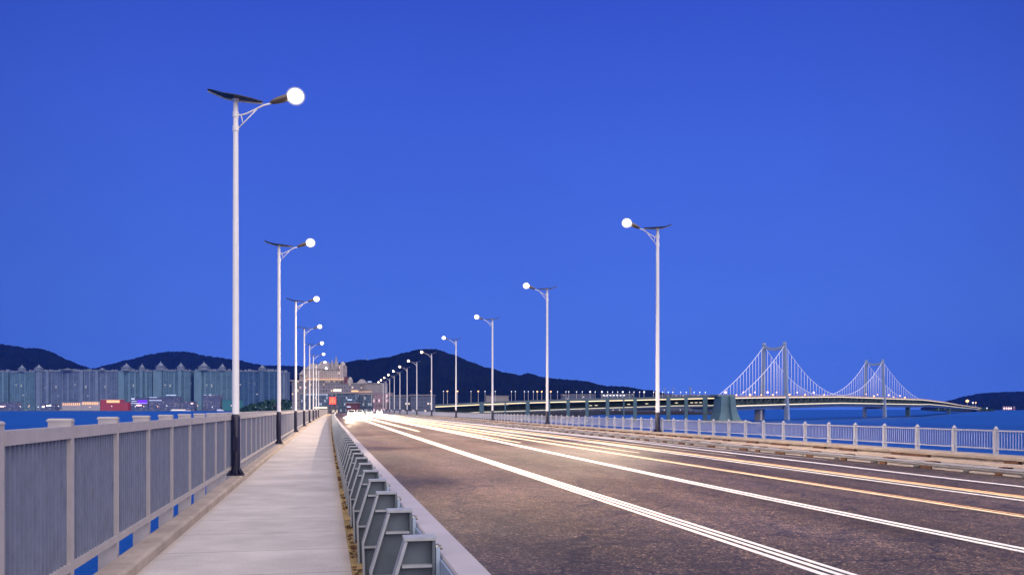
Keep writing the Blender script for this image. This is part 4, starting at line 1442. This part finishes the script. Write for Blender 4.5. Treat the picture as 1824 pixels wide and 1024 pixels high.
# ------------------------------------------------------------------ suspension bridge
A = Vector((448 * ST + 136 * CT, 448 * CT - 136 * ST, 0))
DIR = Vector((0.803 * ST + 0.596 * CT, 0.803 * CT - 0.596 * ST, 0)).normalized()
PER = Vector((-DIR.y, DIR.x, 0))          # towards the far side
SPAN = 185.0
WB = 10.6
sb = empty('suspension_bridge', (A.x, A.y, SEA), 0, 'double deck suspension bridge with two grey towers and lit white cables over the sea', 'suspension bridge')
zS = SEA


def bp_(s, off, z):
    q = DIR * s + PER * off
    return Vector((q.x, q.y, z - zS))


def quad_col(p0, p1, w0, w1, d0, d1, m):
    vs = []
    for p, w_, d_ in ((p0, w0, d0), (p1, w1, d1)):
        for a, c in ((-1, -1), (1, -1), (1, 1), (-1, 1)):
            vs.append(p + DIR * (a * w_ / 2) + PER * (c * d_ / 2))
    return MB().add(vs, [(3, 2, 1, 0), (4, 5, 6, 7), (0, 1, 5, 4), (1, 2, 6, 5), (2, 3, 7, 6), (3, 0, 4, 7)], m)


TOP = 34.0
for i, s in enumerate((0.0, SPAN)):
    tz = (33.9, 33.4)[i]
    for off in (0, WB):
        lean = -1.2 if off == 0 else 1.2
        leg = quad_col(bp_(s, off + lean, zS - .3), bp_(s, off, tz), 2.7, 1.7, 2.0, 1.3, M['tower']).build('tower_leg', sb)
        quad_col(bp_(s, off, tz), bp_(s, off, tz + 1.1), 1.9, 1.2, 1.6, 0.9, M['tower']).build('saddle', leg)
    # arched top beam
    rows_ = []
    cb = MB()
    pts = []
    for t in [j / 8 for j in range(9)]:
        sag = (4 * (t - .5) ** 2) * 1.3
        pts.append(bp_(s, 0.6 + (WB - 1.2) * t, tz - 2.4 + sag))
    cb.sweep(pts, [(-.7, -.7), (.7, -.7), (.7, .7), (-.7, .7)], M['tower'])
    cb.build('top_beam', sb)
    cb = MB().sweep([bp_(s, 0.6, 2.2), bp_(s, WB - .6, 2.2)], [(-.8, -.8), (.8, -.8), (.8, .8), (-.8, .8)], M['tower'])
    cb.build('deck_beam', sb)


def deckz(s):
    """upper deck level along the bridge"""
    if s <= 92:
        return 6.0 + (8.6 - 6.0) * min(1, max(0, (s + 86) / 178.0)) ** 0.8
    return 8.6


def lowz(s):
    return deckz(s) - 3.45


SS = ys(-84, 290, 8)


def dpath(off, fz, dz=0.0):
    out = [bp_(s, off, fz(s) + dz) for s in SS]
    return out


ext = [(1652, 740, 8.6), (1680, 900, 8.1), (1710, 1300, 6.9), (1735, 1700, 5.0), (1747, 2000, 3.2)]


def extend(pts, off, dz):
    o0 = Vector((A.x, A.y, zS))
    out = list(pts)
    for px, D, z in ext:
        out.append(P(px, D, z + dz) + PER * off - o0)
    return out


up_p = extend(dpath(-0.9, deckz), -0.9, 0.0)
lo_p = extend(dpath(-0.9, lowz), -0.9, -3.0)
MB().sweep(up_p, [(0, -.5), (-12.4, -.5), (-12.4, .0), (0, .0)], M['parapet']).build('upper_deck', sb)
MB().sweep(up_p, [(0.1, .0), (0.0, .0), (0.0, .8), (0.1, .8)], M['railpink']).build('upper_parapet', sb)
MB().sweep(up_p, [(0.12, -.30), (0.01, -.30), (0.01, -.02), (0.12, -.02)], M['stripw']).build('upper_light_strip', sb)
MB().sweep(lo_p, [(0, -.8), (-12.4, -.8), (-12.4, .0), (0, .0)], M['parapet']).build('lower_deck', sb)
MB().sweep(lo_p, [(0.12, -.30), (0.01, -.30), (0.01, 0.02), (0.12, 0.02)], M['stripw']).build('lower_light_strip', sb)
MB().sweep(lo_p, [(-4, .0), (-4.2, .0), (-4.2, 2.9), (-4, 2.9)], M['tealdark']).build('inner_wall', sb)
MB().sweep(lo_p, [(-2.0, -2.3), (-10.0, -2.3), (-11.5, -.82), (-.8, -.82)], M['tower']).build('soffit_girder', sb)
# truss posts between the decks
for i, s in enumerate(ys(-78, 286, 5.6)):
    MB().tube([bp_(s, -.8, lowz(s)), bp_(s, -.8, deckz(s) - .5)], .10, M['parapet'], 4).build('truss_post', sb)
    if i % 2:
        MB().tube([bp_(s, -.8, lowz(s)), bp_(s + 5.6, -.8, deckz(s) - .5)], .08, M['parapet'], 4).build('truss_brace', sb)


def cablez(s):
    if s < 0:
        t = -s / 56.0
        return 33.3 + (deckz(-56) + 1.2 - 33.3) * (t * 1.30 - 0.30 * t * t)
    if s <= SPAN:
        t = s / SPAN
        return 33.3 - (33.3 - 9.5) * 4 * t * (1 - t)
    t = (s - SPAN) / 104.0
    return 33.0 + (deckz(s) + .6 - 33.0) * (t * 1.55 - 0.55 * t * t)


nh = 0
rest = MB()
for off in (0.0, WB):
    MB().tube([bp_(s, off, cablez(s)) for s in ys(-56, 0, 4)], .135, M['cable'], 6).build('main_cable', sb)
    MB().tube([bp_(s, off, cablez(s)) for s in ys(0, SPAN, 4)], .135, M['cable'], 6).build('main_cable', sb)
    MB().tube([bp_(s, off, cablez(s)) for s in ys(SPAN, SPAN + 104, 4)], .135, M['cable'], 6).build('main_cable', sb)
    s = -54.0
    hs = [-3.4 - 3.9 * i for i in range(13)] + [4.87 + 4.87 * i for i in range(37)] + [SPAN + 5.2 + 6.4 * i for i in range(14)]
    for s in hs:
        z0, z1 = deckz(s), cablez(s)
        if z1 - z0 < 0.8:
            continue
        nh += 1
        if nh <= 98:
            MB().tube([bp_(s, off, z0), bp_(s, off, z1)], .10, M['hanger'], 5).build('hanger', sb)
        else:
            rest.tube([bp_(s, off, z0), bp_(s, off, z1)], .10, M['hanger'], 5)
tag(rest.build('far_hanger', sb), kind='stuff')
# lamps on the upper deck
for i, s in enumerate([-70, -58, -50, -42, -36, -28, -20, -13, -8, 10, 22, 34, 48, 66, 150, 168, 176, 194, 205, 218, 236, 250]):
    r_ = 0.34 if i % 3 else 0.5
    MB().ell(bp_(s, 1.2, deckz(s) + (1.2 if i % 2 else 2.4)), r_, r_, r_, M['warmlamp'] if i % 2 else M['pinklamp'], 8, 6).build('deck_lamp', sb)
# piers of the approach
quad_col(bp_(-26, 3.5, zS - .3), bp_(-26, 3.5, lowz(-26) - 2.3), 2.4, 2.0, 3, 3, M['pale']).build('approach_pier', sb)
quad_col(bp_(SPAN + 84, 3.5, zS - .3), bp_(SPAN + 84, 3.5, lowz(SPAN) - 2.3), 2.0, 1.6, 3, 3, M['teal']).build('approach_pier', sb)
quad_col(P(1690, 1000, zS - .3) - Vector((A.x, A.y, zS)), P(1690, 1000, 3.0) - Vector((A.x, A.y, zS)), 2.5, 2.5, 3, 3, M['teal']).build('approach_pier', sb)

# ------------------------------------------------------------------ the point on the right
gv = MB()
rnd = random.Random(11)
for i in range(900):
    px = rnd.uniform(1664, 1770)
    D = rnd.uniform(1900, 2350)
    top = 10 * max(.12, 1 - abs((px - 1712) / 60) ** 1.6)
    p = P(px, D, -1.2 + rnd.uniform(0, top))
    s = rnd.uniform(1.2, 3.0)
    n_ = Vector((rnd.gauss(0, 1), rnd.gauss(0, 1), rnd.gauss(0, 1))).normalized()
    a = n_.orthogonal().normalized()
    b = n_.cross(a)
    gv.add([p - a * s, p - b * s * .8, p + a * s, p + b * s * .7], [(0, 1, 2, 3)], M['green'])
tag(gv.build('point_shrubbery', recalc=False), 'dark green shrubbery on the point where the bridge lands', 'shrubbery', kind='stuff')
for px, y, r_, m_, lab in ((1723, 714, 3.2, 'warmlamp', 'large orange lamp on the dark point right of the bridge'), (1733, 717, 1.5, 'coldlamp', 'white lamp just right of the large orange one on the point'),
                           (1738, 717, 1.5, 'warmlamp', 'small orange lamp on the point, right of the white one'), (1758, 726.5, 1.0, 'coldlamp', 'tiny white lamp at the tip of the dark point'),
                           (1683, 723, 1.3, 'pinklamp', 'pink lamp among the shrubs under the end of the bridge'), (1672, 724, 1.2, 'pinklamp', 'faint pink lamp left of the others under the bridge end')):
    D = 1890
    z = Z(y, D)
    r = empty('point_lamp', P(px, D, -1.2), -TH, lab, 'street lamp', 'lamps on the point')
    MB().lathe([(.3, 0), (.2, z + 1.2)], M['white'], 6).build('pole', r)
    MB().ell((0, 0, z + 1.2), r_, r_, r_ * .8, M[m_], 10, 6).build('lamp_head', r)
vil = [(1789, 4), (1793, 3), (1797, 4), (1801, 3), (1807, 2)]
for i, (px, w_) in enumerate(vil):
    D = 3950
    k_ = D / F
    r = empty('shore_house', P(px, D, SEA), -TH, ['first', 'second', 'third', 'fourth', 'fifth'][i] + ' from the bridge of the small lit houses under the right hill', 'house', 'lit houses under the right hill')
    MB().box(-w_ * k_ / 2, w_ * k_ / 2, 0, 8, 0, 5.5 * k_, M['pink']).build('wall', r)
    MB().prism([(-w_ * k_ / 2, 5.5 * k_), (w_ * k_ / 2, 5.5 * k_), (0, 7 * k_)], 0, 8, M['hotelroof']).build('roof', r)
    MB().box(-w_ * k_ * .3, w_ * k_ * .3, -.3, -.02, 2 * k_, 4.4 * k_, M['pinklamp'] if i != 4 else M['redglass']).build('window', r)
slab([P(1740, 3900), P(1900, 3900), P(1900, 4200), P(1740, 4200)], SEA - .4, SEA + .6, M['land'], 'village_ground')
# masts of the harbour beyond the viaduct
for px, y, lab in ((1184, 690, 'thin harbour mast just right of the nearest right lamp'), (1200, 689, 'thin harbour mast with a cross arm, middle of three'), (1230, 689, 'stouter harbour tower left of the anchorage')):
    D = 1150
    h = Z(y, D) + 1
    r = empty('harbour_mast', P(px, D, -1.0), -TH, lab, 'mast', 'harbour masts')
    w_ = .5 if px < 1220 else 1.4
    MB().lathe([(w_, 0), (w_ * .7, h)], M['tower'], 6).build('mast', r)
    MB().box(-2.5, 2.5, -.2, .2, h - 2.6, h - 2.1, M['tower']).build('cross_arm', r)
# transmitter on the hill top
for px, y0, lab in ((762, 615, 'red lit transmitter mast on the hill top'), (653, 633, 'small pole on the lower shoulder of the hill')):
    D = 3400
    r = empty('hilltop_mast', P(px, D, Z(628 if px > 700 else 643, D)), -TH, lab, 'mast')
    h = Z(y0, D) - Z(628 if px > 700 else 643, D)
    MB().lathe([(1.2, 0), (.6, h)], M['tower'], 6).build('mast', r)

# ------------------------------------------------------------------ evening air
hz = bpy.data.materials.new('evening_haze')
hz.use_nodes = True
t = hz.node_tree
t.nodes.clear()
v = N(t, 'ShaderNodeVolumePrincipled')
v.inputs['Color'].default_value = (0.02, 0.13, 0.95, 1)
v.inputs['Density'].default_value = 4.5e-5
v.inputs['Anisotropy'].default_value = 0.0
t.links.new(v.outputs[0], N(t, 'ShaderNodeOutputMaterial').inputs['Volume'])
HB = 7000
tag(MB().box(-HB, HB, -HB, HB, SEA - 1.5, 520, hz).build('haze'), kind='stuff')
